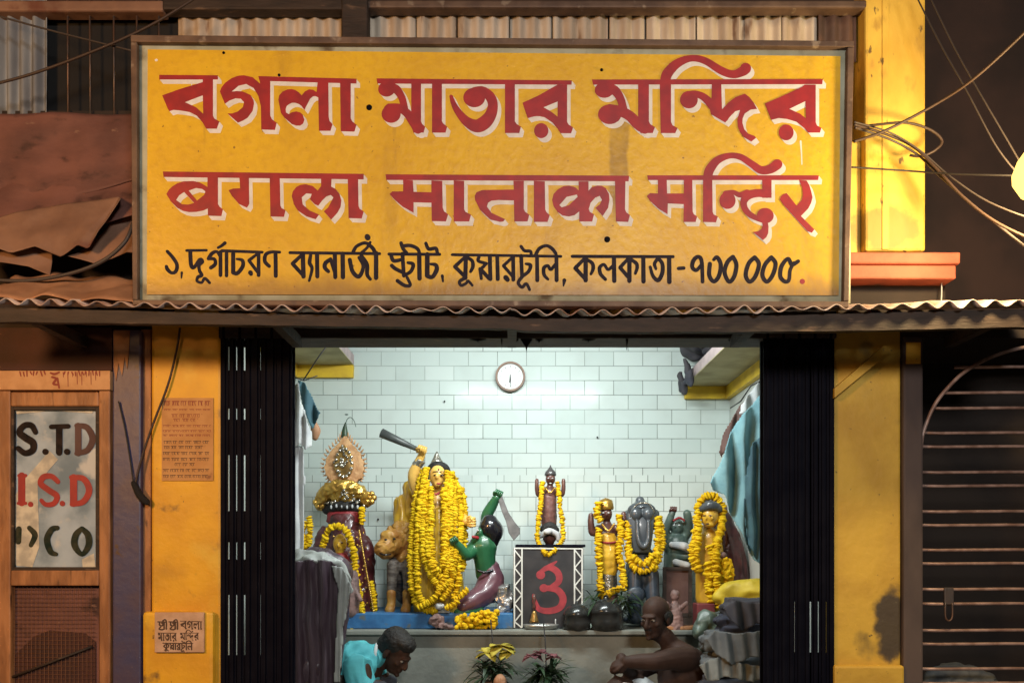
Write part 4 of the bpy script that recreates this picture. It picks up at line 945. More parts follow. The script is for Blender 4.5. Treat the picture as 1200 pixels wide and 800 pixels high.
bm = B(); s = U(Y); lathe(bm, [(19*s, 0), (21.5*s, 2*s), (20.5*s, 7*s), (21*s, 12*s), (18*s, 15*s)], P(404, 613, Y), 28, .6); mk('red_band', bm, 'red_cloth', S, rough=.004, rs=30)
bm = blob([[(404, 612, .02, 20), (406, 650, .02, 29), (409, 690, .02, 31), (411, 722, .02, 32)]], [(380, 640, 0, 12, 24, 12), (428, 660, 0, 12, 34, 12), (400, 724, -.02, 30, 9, 22)], Y); rb = mk('robe', bm, 'maroon', S, remesh=.010, sm=2, rough=.012, rs=26)
bm = B()
for i in range(70):
    y_ = random.uniform(622, 715); w_ = 20+(y_-612)*.11; t = random.uniform(-1, 1); ell(bm, P(408+t*w_*.95, y_, Y-.135*math.sqrt(max(.05, 1-t*t))-.03), (.007, .005, .007), None, 6, 4)
mk('sequin', bm, 'gold', rb)
bm = B()
for i in range(40):
    t = i/39; ell(bm, P(421+t*17, 622+t*96, Y-.13+.03*t), (.008, .007, .010), None, 6, 4)
mk('gold_border', bm, 'gold', rb)
bm = blob([], [(404, 637, -.16, 8, 11, 8), (404, 646, -.16, 5, 5, 5), (404, 639, -.205, 1.6, 3, 3)], Y); fa = mk('face', bm, 'gold_paint', S, remesh=.004, sm=2)
bm = B()
for dx in (-3.2, 3.2): ell(bm, P(404+dx, 635.5, Y-.205), (.008, .004, .004), None, 8, 5)
ell(bm, P(404, 643.3, Y-.203), (.008, .004, .003), None, 8, 5); mk('eyes_and_mouth', bm, 'maroon', fa)
bm = blob([[(398, 655, -.17, 6), (415, 670, -.17, 7), (417, 690, -.16, 7)], [(404, 655, -.15, 10), (404, 690, -.15, 14)]], [], Y); mk('chest_cloth', bm, 'red_cloth', S, remesh=.009, sm=2, rough=.005)
bm = B(); pbox(bm, 395, 440, 722, 737, Y-.24, Y-.04); tag(mk('altar_cloth', bm, 'yellow_cloth', rough=.004, bevel=.01), 'folded yellow cloth at the feet of the maroon crowned idol', 'cloth')
garland([[(388, 676, -.16), (386, 645, -.2), (392, 624, -.22), (403, 617, -.23), (414, 624, -.22), (421, 645, -.21), (424, 675, -.2), (428, 700, -.2), (431, 716, -.21), (438, 727, -.22), (436, 735, -.22), (415, 736, -.24), (400, 736, -.24)]], Y, 4.2, 'marigold garland looped around the small gold face of the maroon idol')
garland([[(436, 682, -.05), (439, 698, -.06), (441, 716, -.06)]], Y, 4, 'short marigold string at the right hip of the maroon idol')
garland([[(426, 596, -.08), (427, 606, -.08), (426, 614, -.08)]], Y, 3.6, 'tiny marigold bunch hanging under the gold ear ornament')
garland([[(357, 612, 0), (354, 626, 0), (358, 642, 0)], [(362, 606, 0), (363, 626, 0), (361, 640, 0)]], 1.2, 4, 'small marigold bunch hanging above the plastic covered bundle')
bm = blob([[(412, 716, 0, 9), (412, 695, 0, 10), (414, 680, 0, 7)], [(405, 690, -.03, 3), (400, 700, -.05, 3)], [(418, 692, -.03, 3), (424, 702, -.05, 3)]], [(414, 674, 0, 6, 7, 6)], 1.28); tag(mk('clay_figurine', bm, 'pink_clay', remesh=.006, sm=2, rough=.003, rs=60), 'small pinkish clay figurine at the feet of the maroon idol', 'figurine')

# ---- lion
Y = 1.55
S = thing('lion_statue', 'golden headed lion statue with striped grey legs beside the garlanded goddess', 'statue', base_pt(463, Y, PT))
bm = blob([[(470, 655, .05, 16), (470, 672, .05, 14)], [(463, 662, -.08, 8), (461, 690, -.09, 5.5), (461, 712, -.1, 4.6)], [(480, 662, -.08, 8), (480, 690, -.09, 5.5), (479, 712, -.1, 4.6)], [(474, 668, .1, 18), (476, 695, .16, 17)]], [], Y); mk('body', bm, 'lion_grey', S, remesh=.01, sm=2)
bm = blob([[(461, 694, -.1, 5.6), (461, 706, -.1, 5.2), (460, 713, -.13, 6)], [(479, 694, -.1, 5.6), (479, 706, -.1, 5.2), (478, 713, -.13, 6)]], [], Y); mk('paw', bm, 'lion_fur', S, remesh=.008, sm=1)
bm = blob([[(462, 636, -.06, 14), (454, 641, -.13, 10.5), (451, 643, -.16, 8.5)]], [(468, 635, 0, 15, 20, 14), (459, 628, -.12, 11, 7, 8), (455, 650, -.10, 9, 5, 8), (458, 620, -.05, 4, 4.5, 3), (474, 619, -.04, 4, 4.5, 3), (449, 638, -.2, 3.6, 2.4, 3)], Y)
hd = mk('head', bm, 'lion_fur', S, remesh=.008, sm=2, rough=.007, rs=40)
bm = blob([[(476, 622, .0, 10), (480, 640, .0, 11), (474, 654, -.02, 10)]], [(470, 618, 0, 11, 8, 10)], Y); mk('mane', bm, 'lion_fur', S, remesh=.009, sm=1, rough=.016, rs=34)
bm = B()
for x, y in ((452, 632), (462, 631)): ell(bm, P(x, y, Y-.19+(.03 if x > 455 else 0)), (.010, .006, .007), None, 8, 6)
tube(bm, [P(445, 648, Y-.20), P(452, 650, Y-.215), P(458, 649, Y-.19)], .005, 6); mk('eyes_and_mouth', bm, 'black_gloss', hd)
bm = blob([[(470, 590, .1, 12), (474, 620, .1, 14), (480, 650, .06, 13), (484, 680, .0, 9)], [(478, 570, .08, 8), (482, 600, .05, 10)]], [], Y); tag(mk('gold_drape', bm, 'gold_paint', remesh=.009, sm=1, rough=.016, rs=28, rst=(1.5, 1, .3)), 'golden brown drape hanging behind the lion and goddess', 'cloth')

# ---- main goddess with the club
Y = 1.48
S = thing('goddess_idol', 'tall golden goddess idol with raised arm, covered in marigold strings', 'statue', base_pt(515, Y, PT))
bm = blob([[(514, 706, 0, 25), (514, 680, 0, 27), (514, 640, 0, 24), (513, 610, 0, 19), (513, 585, 0, 18), (513, 572, 0, 9), (514, 562, -.01, 6)],
           [(495, 582, 0, 9), (488, 570, -.02, 8), (486, 556, -.04, 7.5), (491, 544, -.06, 5.5), (496, 534, -.08, 4.5)],
           [(530, 580, 0, 9), (540, 594, -.03, 7.5), (543, 606, -.08, 6), (548, 612, -.14, 5)]],
          [(514, 559, -.075, 10, 13, 10), (514, 560, -.13, 1.7, 3.2, 2.5), (514, 569, -.105, 4, 3, 3), (514, 714, 0, 30, 6, 24)], Y)
bd = mk('body', bm, 'skin_gold', S, remesh=.008, sm=3)
bm = blob([[(514, 712, 0, 29), (514, 690, 0, 30), (514, 650, 0, 26), (513, 622, 0, 20), (512, 602, -.01, 17)], [(516, 600, -.1, 5), (516, 650, -.145, 6), (516, 690, -.17, 6)]], [], Y); mk('sari', bm, 'gold_paint', S, remesh=.008, sm=1, rough=.012, rs=30, rst=(1.5, 1.2, .3))
bm = B()
for dx in (-3.8, 3.8): ell(bm, P(514+dx, 556.5, Y-.13), (.0125, .006, .006), None, 10, 6)
for dx in (-4, 4): tube(bm, [P(514+dx-3, 552.5, Y-.125), P(514+dx+3, 552, Y-.13)], .0025, 5)
mk('eye', bm, 'black_gloss', bd)
bm = B(); ell(bm, P(514, 566.5, Y-.135), (.016, .007, .006)); ell(bm, P(514, 550, Y-.135), (.005, .004, .007)); mk('lips', bm, 'red_cloth', bd)
bm = blob([[(505, 560, .01, 4), (505, 550, -.02, 5), (514, 546, -.04, 5.5), (523, 550, -.02, 5), (524, 562, .01, 4)]], [(514, 556, .03, 12, 14, 9)], Y); mk('hair', bm, 'hair_black', S, remesh=.008, sm=1)
bm = B(); s = U(Y); lathe(bm, [(11*s, 0), (11.5*s, 3*s), (9*s, 6*s), (7*s, 10*s), (5*s, 14*s), (2.5*s, 19*s), (1*s, 22*s)], P(512, 551, Y), 18); mk('crown', bm, 'silver', S, rough=.003, rs=60)
def fist(c, r, m, par, Y, ang=0, skin=None):
    """a closed hand: palm, four unequal curled fingers and a thumb"""
    bm = B(); R = Matrix.Rotation(ang, 3, 'Y')
    ell(bm, c, (r*.95, r*.7, r*.85), R)
    for k, (l, o) in enumerate(((.92, -.66), (1, -.22), (.96, .22), (.82, .62))):
        p = [Vector((o*r, -.1*r, .75*r*l)), Vector((o*r, -.75*r*l, .62*r)), Vector((o*r*.95, -.95*r*l, .05*r)), Vector((o*r*.9, -.55*r, -.35*r))]
        cap_chain(bm, [Vector(c)+R @ v for v in p], [.25*r, .25*r, .23*r, .2*r], 8, 3)
    cap_chain(bm, [Vector(c)+R @ v for v in (Vector((-.8*r, -.1*r, -.4*r)), Vector((-.95*r, -.7*r, 0)), Vector((-.45*r, -1.15*r, .25*r)))], [.3*r, .27*r, .2*r], 8, 3)
    return mk('hand', bm, m, par)
fist(P(496.5, 530, Y)+Vector((0, -.10, 0)), .033, 'skin_gold', S, Y, .3)
bm = B(); tube(bm, [P(488, 546, Y-.05), P(494, 538, Y-.07)], [.034, .031], 14); mk('bracelet', bm, 'silver', S, bevel=.004)
fist(P(553, 613, Y)+Vector((0, -.16, 0)), .036, 'skin_gold', S, Y, 1.5)
bm = B(); q = [P(450, 510, Y)+Vector((0, -.12, 0)), P(470, 519, Y)+Vector((0, -.11, 0)), P(500, 532.5, Y)+Vector((0, -.10, 0))]
tube(bm, [q[0]+(q[0]-q[1])*.04]+q, [.018, .030, .023, .010], 16); tag(mk('club', bm, 'club_grey'), 'dark grey tapered club raised in the golden goddess hand', 'club')
garland([[(497, 553, -.10), (490, 590, -.16), (486, 640, -.20), (487, 680, -.22), (492, 702, -.23), (504, 712, -.24), (516, 711, -.25)],
         [(501, 551, -.12), (496, 590, -.20), (493.5, 640, -.23), (495, 690, -.25), (503, 706, -.26)]], Y, 4.2, 'outermost double marigold string down the left of the golden goddess')
garland([[(508, 574, -.18), (508.5, 610, -.22), (509, 640, -.25), (514, 662, -.285), (521, 668, -.28)], [(501, 556, -.14), (500, 590, -.2), (499.5, 630, -.24), (502, 655, -.26), (512, 676, -.27), (521, 686, -.27), (528, 682, -.26)], [(503, 566, -.15), (505, 600, -.2), (505.5, 640, -.25), (511, 664, -.28), (521, 674, -.27), (527, 672, -.26)]], Y, 4.1, 'inner marigold strings crossing the chest of the golden goddess')
garland([[(526, 555, -.12), (527, 580, -.16), (527, 620, -.22), (528, 650, -.25), (526, 670, -.27), (519, 690, -.28)], [(523, 575, -.165), (523.5, 605, -.205), (524, 640, -.255), (524, 664, -.285)], [(530, 556, -.10), (534, 590, -.15), (535, 630, -.20), (535, 660, -.24), (529, 688, -.26), (520, 700, -.27)],
         [(534, 562, -.06), (540, 590, -.10), (541, 625, -.16), (539, 655, -.2), (540, 680, -.23), (534, 700, -.24)]], Y, 4.4, 'thick marigold strings down the right side of the golden goddess')
garland([[(542, 574, -.05), (545.5, 600, -.08), (545, 640, -.12), (543, 668, -.18)]], Y, 3.9, 'rightmost marigold string falling from the golden goddess shoulder')
garland([[(531, 556, -.12), (530.5, 600, -.19), (531, 640, -.245), (533, 672, -.27)]], Y, 3.5, 'thin marigold string beside the centre panel of the golden goddess')
garland([[(497, 708, -.28), (510, 701, -.29), (520, 690, -.29), (530, 676, -.27)]], Y, 3.7, 'marigold string crossing low over the golden goddess feet')
garland([[(538, 700, -.28), (545, 694, -.28), (551, 688, -.27)]], Y, 3.7, 'short marigold end lying against the purple dhoti')
garland([[(527, 709, -.29), (534, 706, -.29), (541, 701, -.29)]], Y, 3.7, 'short marigold end lying by the small metal plate')
bm = B(); a_ = P(503, 718, 1.24); b_ = P(527, 712, 1.24); box(bm, a_.x, b_.x, 1.24, 1.30, PT+.001, PT+.03); tag(mk('nameplate', bm, 'steel_plate', smooth=False, bevel=.003), 'small metal plate standing at the feet of the golden goddess', 'plate')
bm = blob([], [(516, 709, -.06, 6, 4, 5)], 1.28); tag(mk('flower_ball', bm, 'white_cloth', remesh=.006, rough=.006, rs=60), 'white flower lying above the small metal plate', 'flower')
bm = blob([], [(512, 727, 0, 9, 8, 5), (520, 733, -.02, 7, 4, 5), (527, 734, -.02, 6, 3, 4)], 1.2); tag(mk('offering_heap', bm, 'pink_clay', remesh=.006, rough=.012, rs=45), 'grey pink heap of offerings on the altar edge before the goddess', 'offering')

# ---- green demon
Y = 1.42
S = thing('demon_statue', 'green skinned demon statue in a purple dhoti raising its arm', 'statue', base_pt(565, Y, PT))
bm = blob([[(570, 672, .02, 13), (568, 655, 0, 13), (566, 641, 0, 17), (567, 631, 0, 14), (568, 622, 0, 8)],
           [(572, 632, .02, 9), (571, 616, .05, 7.5), (570, 604, .05, 7), (576, 593, .03, 6.5), (582, 583, 0, 4.8)],
           [(556, 640, -.02, 8), (548, 650, -.1, 7), (541, 642, -.15, 5.5), (536, 636, -.18, 4.5)],
           [(563, 712, -.1, 5), (550, 714, -.13, 6), (538, 716, -.14, 5)]],
          [(570, 621, 0, 10, 12, 11), (563, 624, -.05, 4, 6, 5), (560, 626, -.06, 3, 2.5, 3)], Y)
bd = mk('body', bm, 'green_skin', S, remesh=.007, sm=3)
bm = blob([[(574, 612, -.02, 10), (577, 622, -.01, 13.5), (576, 634, .0, 9)]], [(574, 618, -.02, 12.5, 14, 14)], Y); mk('hair', bm, 'black_gloss', S, remesh=.007, sm=2)
bm = blob([[(573, 668, .02, 14), (575, 682, 0, 16), (566, 696, -.06, 14), (552, 704, -.12, 11), (545, 708, -.14, 8)]], [(575, 690, .03, 15, 17, 14)], Y); mk('dhoti', bm, 'purple_cloth', S, remesh=.008, sm=3, rough=.004, rs=18)
fist(P(584, 579, Y), .030, 'green_skin', S, Y, .4)
fist(P(535, 634, Y)+Vector((0, -.19, 0)), .028, 'green_skin', S, Y, -.6)
bm = B(); ell(bm, P(560, 621, Y-.08), (.008, .006, .006)); mk('eye', bm, 'white_cloth', bd)
bm = blob([[(555, 629, -.10, 1.6), (560, 630, -.08, 2)]], [], Y); mk('tongue', bm, 'red_cloth', bd)
bm = B(); prism(bm, [(583, 574), (587, 576), (590, 585), (596, 600), (603, 611), (609, 618), (609.5, 625), (602, 633), (596, 624), (593, 611), (588, 599), (584, 586)], Y-.012, Y-.002); bl = tag(mk('cleaver', bm, 'grey_blade', smooth=False, bevel=.003), 'grey broad blade held up by the green demon', 'blade')
random.seed(8)
bm = B()
for i in range(150):
    px = random.uniform(535, 583); k = (px-535)/48; top = 722-9*k
    ell(bm, P(px, random.uniform(top, 735), 1.19+random.uniform(-.02, .05)), (.016, .016, .012), Matrix.Rotation(random.random()*3, 3, 'X'), 8, 5)
tag(mk('flower_heap', bm, 'marigold', rough=.004, rs=70), 'heap of loose marigolds on the altar edge under the green demon', 'flowers')
bm = blob([[(583, 700, 0, 6), (590, 690, 0, 9), (593, 706, 0, 9), (588, 716, 0, 8)]], [], 1.38); tag(mk('foil_parcel', bm, 'foil', smooth=False, remesh=.014, rough=.016, rs=30), 'crumpled silver foil parcel between the demon and black box', 'parcel')

# ---- black box with truss and red sacred sign
Y = 1.27
S = thing('black_box', 'black painted pedestal box with white truss edging and a red emblem', 'pedestal', base_pt(642, Y, AT))
zt = P(0, 641, Y).z
bm = B(); box(bm, P(601.5, 0, Y).x, P(683.5, 0, Y).x, Y, Y+.40, AT+.001, zt); mk('case', bm, 'box_black', S, smooth=False, bevel=.004)
bm = B(); box(bm, P(604, 0, Y).x, P(686, 0, Y).x, Y-.008, Y+.42, zt+.001, zt+.018); mk('lid', bm, 'black_steel', S, smooth=False, bevel=.003)
def seg(bm, x0, y0, x1, y1, wd):
    d = Vector((x1-x0, y1-y0)); n = Vector((-d.y, d.x)).normalized()*wd/2
    prism(bm, [(x0+n.x, y0+n.y), (x1+n.x, y1+n.y), (x1-n.x, y1-n.y), (x0-n.x, y0-n.y)], Y-.0065+.0008*(random.random()), Y-.0015)
for xa, xb in ((602, 612.5), (672.5, 683)):
    bm = B(); seg(bm, xa+.8, 642, xa+.8, 735, 1.7); seg(bm, xb-.8, 642, xb-.8, 735, 1.7)
    y = 644; k = 0
    while y < 734:
        e = min(735, y+10.5); (seg(bm, xa+1, y, xb-1, e, 1.5) if k % 2 == 0 else seg(bm, xb-1, y, xa+1, e, 1.5)); y = e; k += 1
    mk('truss', bm, 'white_paint', S, smooth=False)
bm = B(); seg(bm, 602, 641.9, 683, 642.6, 1.6); mk('top_strip', bm, 'white_paint', S, smooth=False)
a = Paint(); s = 3.81
a.add([('e', 166, 545, 20, 20), ('e', 180, 604, 19, 18)] + stroke_set([[(168,530,18),(205,512,26),(242,535,30),(246,575,28),(205,606,22)], [(190,604,24),(240,612,30),(266,650,32),(252,690,30),(205,706,28),(160,698,24),(140,665,22),(134,635,12)], [(192,510,14),(215,500,16),(236,486,8)]]), tr(590, 530, s), 1/s, Y-.0005, base=.001)
a.build('red_emblem', 'sindoor_red', S)
# brass bell, tray and pots in front of the box
Yb = 1.2
S = thing('hand_bell', 'small brass hand bell with a reddish handle before the black box', 'bell', base_pt(626, Yb, AT+.03))
bm = B(); s = U(Yb); c_ = base_pt(626, Yb, AT+.045); lathe(bm, [(6*s, 0), (5*s, 2*s), (3.6*s, 8*s), (2.4*s, 12*s), (.8*s, 14*s)], c_, 16); mk('cup', bm, 'brass', S)
bm = B(); lathe(bm, [(1.6*s, 14*s), (2.2*s, 18*s), (1.2*s, 22*s), (2.4*s, 27*s), (1*s, 33*s)], c_, 12); mk('handle', bm, 'brown_skin_idol', S)
bm = B(); c_ = base_pt(634, Yb, AT+.002); lathe(bm, [(17*s, 0), (20*s, 3.5*s), (21*s, 6*s), (19.5*s, 6*s), (17*s, 2*s)], c_, 28, .5); tag(mk('steel_tray', bm, 'steel_plate'), 'oval steel tray on the altar edge before the black box', 'tray')
bm = B(); cap_chain(bm, [base_pt(651, Yb-.01, AT+.03), base_pt(651, Yb-.01, AT+.062)], [.004, .004], 8); tag(mk('candle', bm, 'white_cloth'), 'thin white candle standing in the oval steel tray', 'candle')
def pot(px, Y, z, r, hgt, lab, m='steel_pot', nm='metal_pot'):
    bm = B(); c_ = base_pt(px, Y, z); lathe(bm, [(.85*r, 0), (1*r, .06*hgt), (1.02*r, .30*hgt), (.95*r, .52*hgt), (1.0*r, .55*hgt), (.92*r, .66*hgt), (.72*r, .82*hgt), (.40*r, .94*hgt), (.16*r, .97*hgt), (.14*r, 1.06*hgt), (.05*r, 1.09*hgt)], c_, 24)
    return tag(mk(nm, bm, m, rough=.005, rs=22), lab, 'pot', 'dark metal pots on the altar')
pot(676, 1.2, AT+.001, .085, .16, 'dark lidded metal pot touching the right foot of the black box')
pot(710, 1.2, AT+.001, .105, .19, 'wider dark metal pot under the leaves, second from the black box')
# leaves laid on the altar
def leafblade(bm, p, d, L, wd, bend, up=Vector((0, 0, 1)), n=5):
    d = d.normalized(); sd = d.cross(up); sd = sd.normalized() if sd.length > .01 else Vector((1, 0, 0)); a = []; 
    for i in range(n+1):
        t = i/n; c_ = p + d*(L*t) - Vector((0, 0, bend*t*t*L)); w_ = wd*math.sin(math.pi*min(1, .12+.88*t))**.8*(1 if t < 1 else 0)
        a.append((bm.verts.new(c_+sd*w_+Vector((0, 0, .15*w_))), bm.verts.new(c_), bm.verts.new(c_-sd*w_+Vector((0, 0, .15*w_)))))
    for q, r in zip(a, a[1:]):
        for j in (0, 1): bm.faces.new((q[j], q[j+1], r[j+1], r[j]))
random.seed(21); bm = B()
for i in range(110):
    p = P(random.uniform(692, 742), random.uniform(690, 718), 1.17+random.uniform(0, .2)); d = Vector((random.uniform(-.6, 1.2), random.uniform(-.6, .2), random.uniform(-.6, .4)))
    leafblade(bm, p, d, random.uniform(.06, .125), random.uniform(.008, .016), random.uniform(0, .6))
tag(mk('leaf_bunch', bm, 'leaf_dark', smooth=True), 'bunch of dark green offering leaves piled over the metal pots', 'leaves')
bm = B(); c_ = P(745, 696, 1.36); ell(bm, c_, (.058, .02, .05)); tag(mk('round_dish', bm, 'bluish_stone'), 'round blue grey dish leaning below the grey elephant headed idol', 'dish')

# ---- small dark idol on the box
Y = 1.42
zb = zt+.019
S = thing('box_top_idol', 'small dark idol with raised hands and brown dress on the black box', 'statue', base_pt(644, Y, zb))
bm = blob([[(644, 634, 0, 6), (644, 600, 0, 8), (644, 578, 0, 8), (644.5, 570, 0, 4)], [(638, 574, 0, 4), (631, 580, -.02, 3), (629, 572, -.03, 2.6), (629, 563, -.03, 2.4)], [(651, 574, 0, 4), (658, 580, -.02, 3), (660, 573, -.03, 2.6), (660, 563, -.03, 2.4)]], [(645, 561, -.01, 6, 7.5, 6.5), (645, 562, -.045, 1.2, 2, 2)], Y); bd = mk('body', bm, 'brown_skin_idol', S, remesh=.005, sm=2)
bm = B(); ell(bm, P(642.6, 560, Y-.045), (.006, .004, .004)); ell(bm, P(647.4, 560, Y-.045), (.006, .004, .004)); mk('eye', bm, 'white_cloth', bd)
bm = B(); ell(bm, P(645, 566, Y-.05), (.009, .005, .004)); mk('mouth', bm, 'white_cloth', bd)
bm = blob([[(644, 630, 0, 8), (643, 605, -.01, 9.5), (643, 585, -.01, 9)]], [], Y); mk('dress', bm, 'idol_dress', S, remesh=.006, sm=2, rough=.003, rs=40)
bm = B(); s = U(Y); lathe(bm, [(6.5*s, 0), (7*s, 2*s), (6*s, 5*s), (3*s, 8*s), (1*s, 11*s), (.4*s, 13*s)], P(645, 557.5, Y-.005), 14); mk('crown', bm, 'dark_stone', S)
bm = blob([[(633, 628, -.06, 3), (642, 622, -.07, 4), (652, 626, -.07, 3.5), (654, 632, -.07, 3)]], [(641, 623, -.1, 5, 3.5, 3)], Y); mk('reclining_figure', bm, 'white_cloth', S, remesh=.005, sm=1)
bm = blob([[(636, 620, -.06, 4), (644, 616, -.06, 5), (651, 621, -.06, 4)]], [], Y); mk('black_hair', bm, 'hair_black', S, remesh=.005)
garland([[(635, 566, -.05), (633, 590, -.09), (630, 615, -.11), (629, 632, -.12), (634, 642, -.14), (640, 650, -.165)], [(653, 566, -.05), (655, 590, -.09), (658, 615, -.11), (658, 632, -.12), (651, 642, -.14), (641, 651, -.165)]], Y, 3.1, 'long looped marigold garland on the small idol over the black box')

# ---- gold crowned idol
Y = 1.5
S = thing('gold_crowned_idol', 'slim dark faced idol with a yellow crown and ochre skirt', 'statue', base_pt(712, Y, AT))
bm = blob([[(713, 720, 0, 13), (712, 690, 0, 12), (711, 650, 0, 11), (711, 625, 0, 13), (711, 612, 0, 5)], [(702, 620, 0, 6), (694, 624, -.02, 4.5), (692, 614, -.03, 4), (692, 604, -.03, 3.4)], [(721, 620, 0, 6), (729, 618, -.02, 4.5), (730, 608, -.03, 4), (730, 602, -.03, 3)]], [(710, 602, -.01, 7.5, 9, 8), (710, 603, -.055, 1.4, 2.6, 2)], Y); bd = mk('body', bm, 'brown_skin_idol', S, remesh=.006, sm=2)
bm = B(); s = U(Y)
for dx in (-3, 3): ell(bm, P(710+dx, 600.5, Y-.052), (.008, .004, .005))
mk('eye', bm, 'white_cloth', bd)
bm = B(); lathe(bm, [(8.5*s, 0), (9.5*s, 2*s), (8.8*s, 7*s), (7.5*s, 11*s), (3*s, 13*s), (.5*s, 14*s)], P(710, 597, Y-.01), 18); mk('crown', bm, 'gold', S, rough=.002, rs=70)
bm = blob([[(711, 632, -.02, 12), (712, 650, -.03, 13), (712, 668, -.03, 11)]], [], Y); mk('skirt', bm, 'gold_paint', S, remesh=.007, sm=2, rough=.005, rs=30)
bm = blob([[(711, 672, -.03, 10), (712, 690, -.03, 10)]], [], Y); mk('silver_apron', bm, 'silver', S, remesh=.007, sm=1)
garland([[(700, 590, -.07), (698, 603, -.09), (703, 612, -.1)], [(700, 620, -.09), (700, 645, -.11), (701, 670, -.11), (702, 692, -.12), (704, 698, -.13), (716, 691, -.14), (727, 688, -.13), (729, 692, -.13)], [(723, 604, -.07), (726, 625, -.09), (723, 645, -.1), (727, 668, -.11), (729, 686, -.12)]], Y, 4.4, 'thin marigold garland framing the idol with the yellow crown')

# ---- grey elephant headed idol
Y = 1.5
S = thing('elephant_headed_idol', 'slate grey elephant headed idol with a long flat trunk', 'statue', base_pt(752, Y, AT))
bm = blob([[(751, 600, 0, 14), (751, 616, 0, 14)], [(744, 612, -.10, 3), (745, 632, -.115, 3), (751, 641, -.12, 3.2), (756, 632, -.115, 3), (757, 612, -.10, 3)], [(736, 602, 0, 5), (737, 616, 0, 4)], [(767, 602, 0, 6), (766, 616, 0, 5)]], [(743, 603, -.09, 7, 8, 6), (757, 603, -.09, 7, 8, 6), (751, 598, -.03, 17, 10, 10), (750, 587, 0, 5.5, 6, 5), (763, 606, -.03, 7, 10, 5), (738, 606, -.03, 6, 9, 5)], Y); mk('head', bm, 'slate', S, remesh=.006, sm=2)
bm = B(); prism(bm, [(735, 605), (768, 605), (765, 630), (762, 648), (743, 648), (739, 630)], Y-.10, Y+.03); mk('breast_plate', bm, 'slate', S, bevel=.012)
bm = blob([[(752, 655, .02, 17), (752, 680, .02, 21)], [(742, 672, -.08, 9), (741, 700, -.1, 8), (741, 722, -.1, 8)], [(761, 672, -.08, 9), (762, 700, -.1, 8), (762, 722, -.1, 8)]], [(752, 725, -.02, 25, 6, 20)], Y); mk('body', bm, 'bluish_stone', S, remesh=.01, sm=3)
bm = B()
for x in (744, 757): ell(bm, P(x, 606, Y-.105), (.008, .005, .006))
mk('eye', bm, 'black_gloss', S)
garland([[(735, 612, -.08), (734, 640, -.1), (737, 660, -.13), (746, 668, -.15), (757, 666, -.15), (764, 654, -.13), (768, 630, -.1), (768, 606, -.08)], [(738, 652, -.14), (750, 661, -.16), (761, 650, -.14)], [(771, 606, -.07), (773, 630, -.09), (769, 652, -.11), (761, 668, -.13)]], Y, 4.7, 'thick marigold garland hung below the elephant headed grey idol')

# ---- dark many armed idol further back
Y = 1.72
S = thing('many_armed_idol', 'dark green many armed idol half hidden behind the garlanded figures', 'statue', base_pt(793, Y, AT))
bm = blob([[(793, 720, 0, 18), (793, 670, 0, 16), (793, 635, 0, 14), (793, 625, 0, 7)], [(786, 632, 0, 6), (779, 625, -.03, 5), (782, 612, -.05, 4.5), (786, 601, -.06, 4)], [(800, 632, 0, 6), (806, 622, -.03, 5), (805, 610, -.05, 5), (803, 602, -.06, 5)], [(785, 645, -.02, 6), (777, 638, -.06, 5), (775, 630, -.08, 4)], [(788, 650, -.05, 6), (800, 652, -.1, 5), (808, 648, -.1, 4)]], [(793, 617, -.02, 8, 10, 8)], Y); bd = mk('body', bm, 'green_grey', S, remesh=.008, sm=2)
bm = B()
for x in (790, 796): ell(bm, P(x, 615, Y-.075), (.008, .004, .005))
mk('eye', bm, 'white_cloth', bd)
fist(P(787, 598, Y)+Vector((0, -.06, 0)), .026, 'brown_skin_idol', S, Y, 0)
bm = blob([[(784, 638, -.1, 3.5), (797, 640, -.14, 5), (807, 645, -.1, 4)], [(788, 658, -.12, 4), (800, 662, -.14, 4.5)]], [], Y); mk('white_sash', bm, 'white_cloth', S, remesh=.006, sm=1)
Yf = 1.55
S = thing('framed_picture', 'dark framed picture leaning behind the elephant headed idol', 'picture', base_pt(795, Yf, AT+.06))
bm = B()
for q in ((777, 664, 781, 722), (807, 664, 811, 722), (781.2, 664, 806.8, 668), (781.2, 718, 806.8, 722)): pbox(bm, q[0], q[2], q[1], q[3], Yf-.02, Yf)
mk('frame', bm, 'dark_wood', S, smooth=False)
bm = B(); pbox(bm, 780, 808, 667, 719, Yf-.008, Yf); mk('picture', bm, 'brown_cloth', S, smooth=False)
bm = B(); box(bm, P(777, 0, Yf).x, P(811, 0, Yf).x, Yf-.02, Yf+.1, AT+.001, P(0, 722.5, Yf).z); tag(mk('small_stand', bm, 'dark_wood', smooth=False), 'low dark wooden stand under the framed picture', 'stand')
bm = blob([[(791, 735, 0, 11), (791, 715, 0, 8), (791, 705, 0, 4)], [(785, 712, -.02, 3), (780, 706, -.04, 2.5)], [(797, 712, -.02, 3), (803, 706, -.04, 2.5)]], [(791, 697, 0, 5.5, 7, 6)], 1.22); tag(mk('clay_figurine', bm, 'pink_clay', remesh=.005, sm=1, rough=.004, rs=60), 'grey pink figurine with open arms in front of the framed picture', 'figurine')
bm = B(); box(bm, P(780, 0, 1.2).x, P(818, 0, 1.2).x, 1.17, 1.28, AT+.001, AT+.022); tag(mk('wooden_tray', bm, 'brown_wood', smooth=False, bevel=.004), 'flat wooden offering board beside the red box', 'board')
bm = B(); pbox(bm, 817, 838, 707, 736, 1.2, 1.34); tag(mk('red_box', bm, 'dull_red', smooth=False, bevel=.006), 'small red box on the altar below the gold faced idol', 'box')

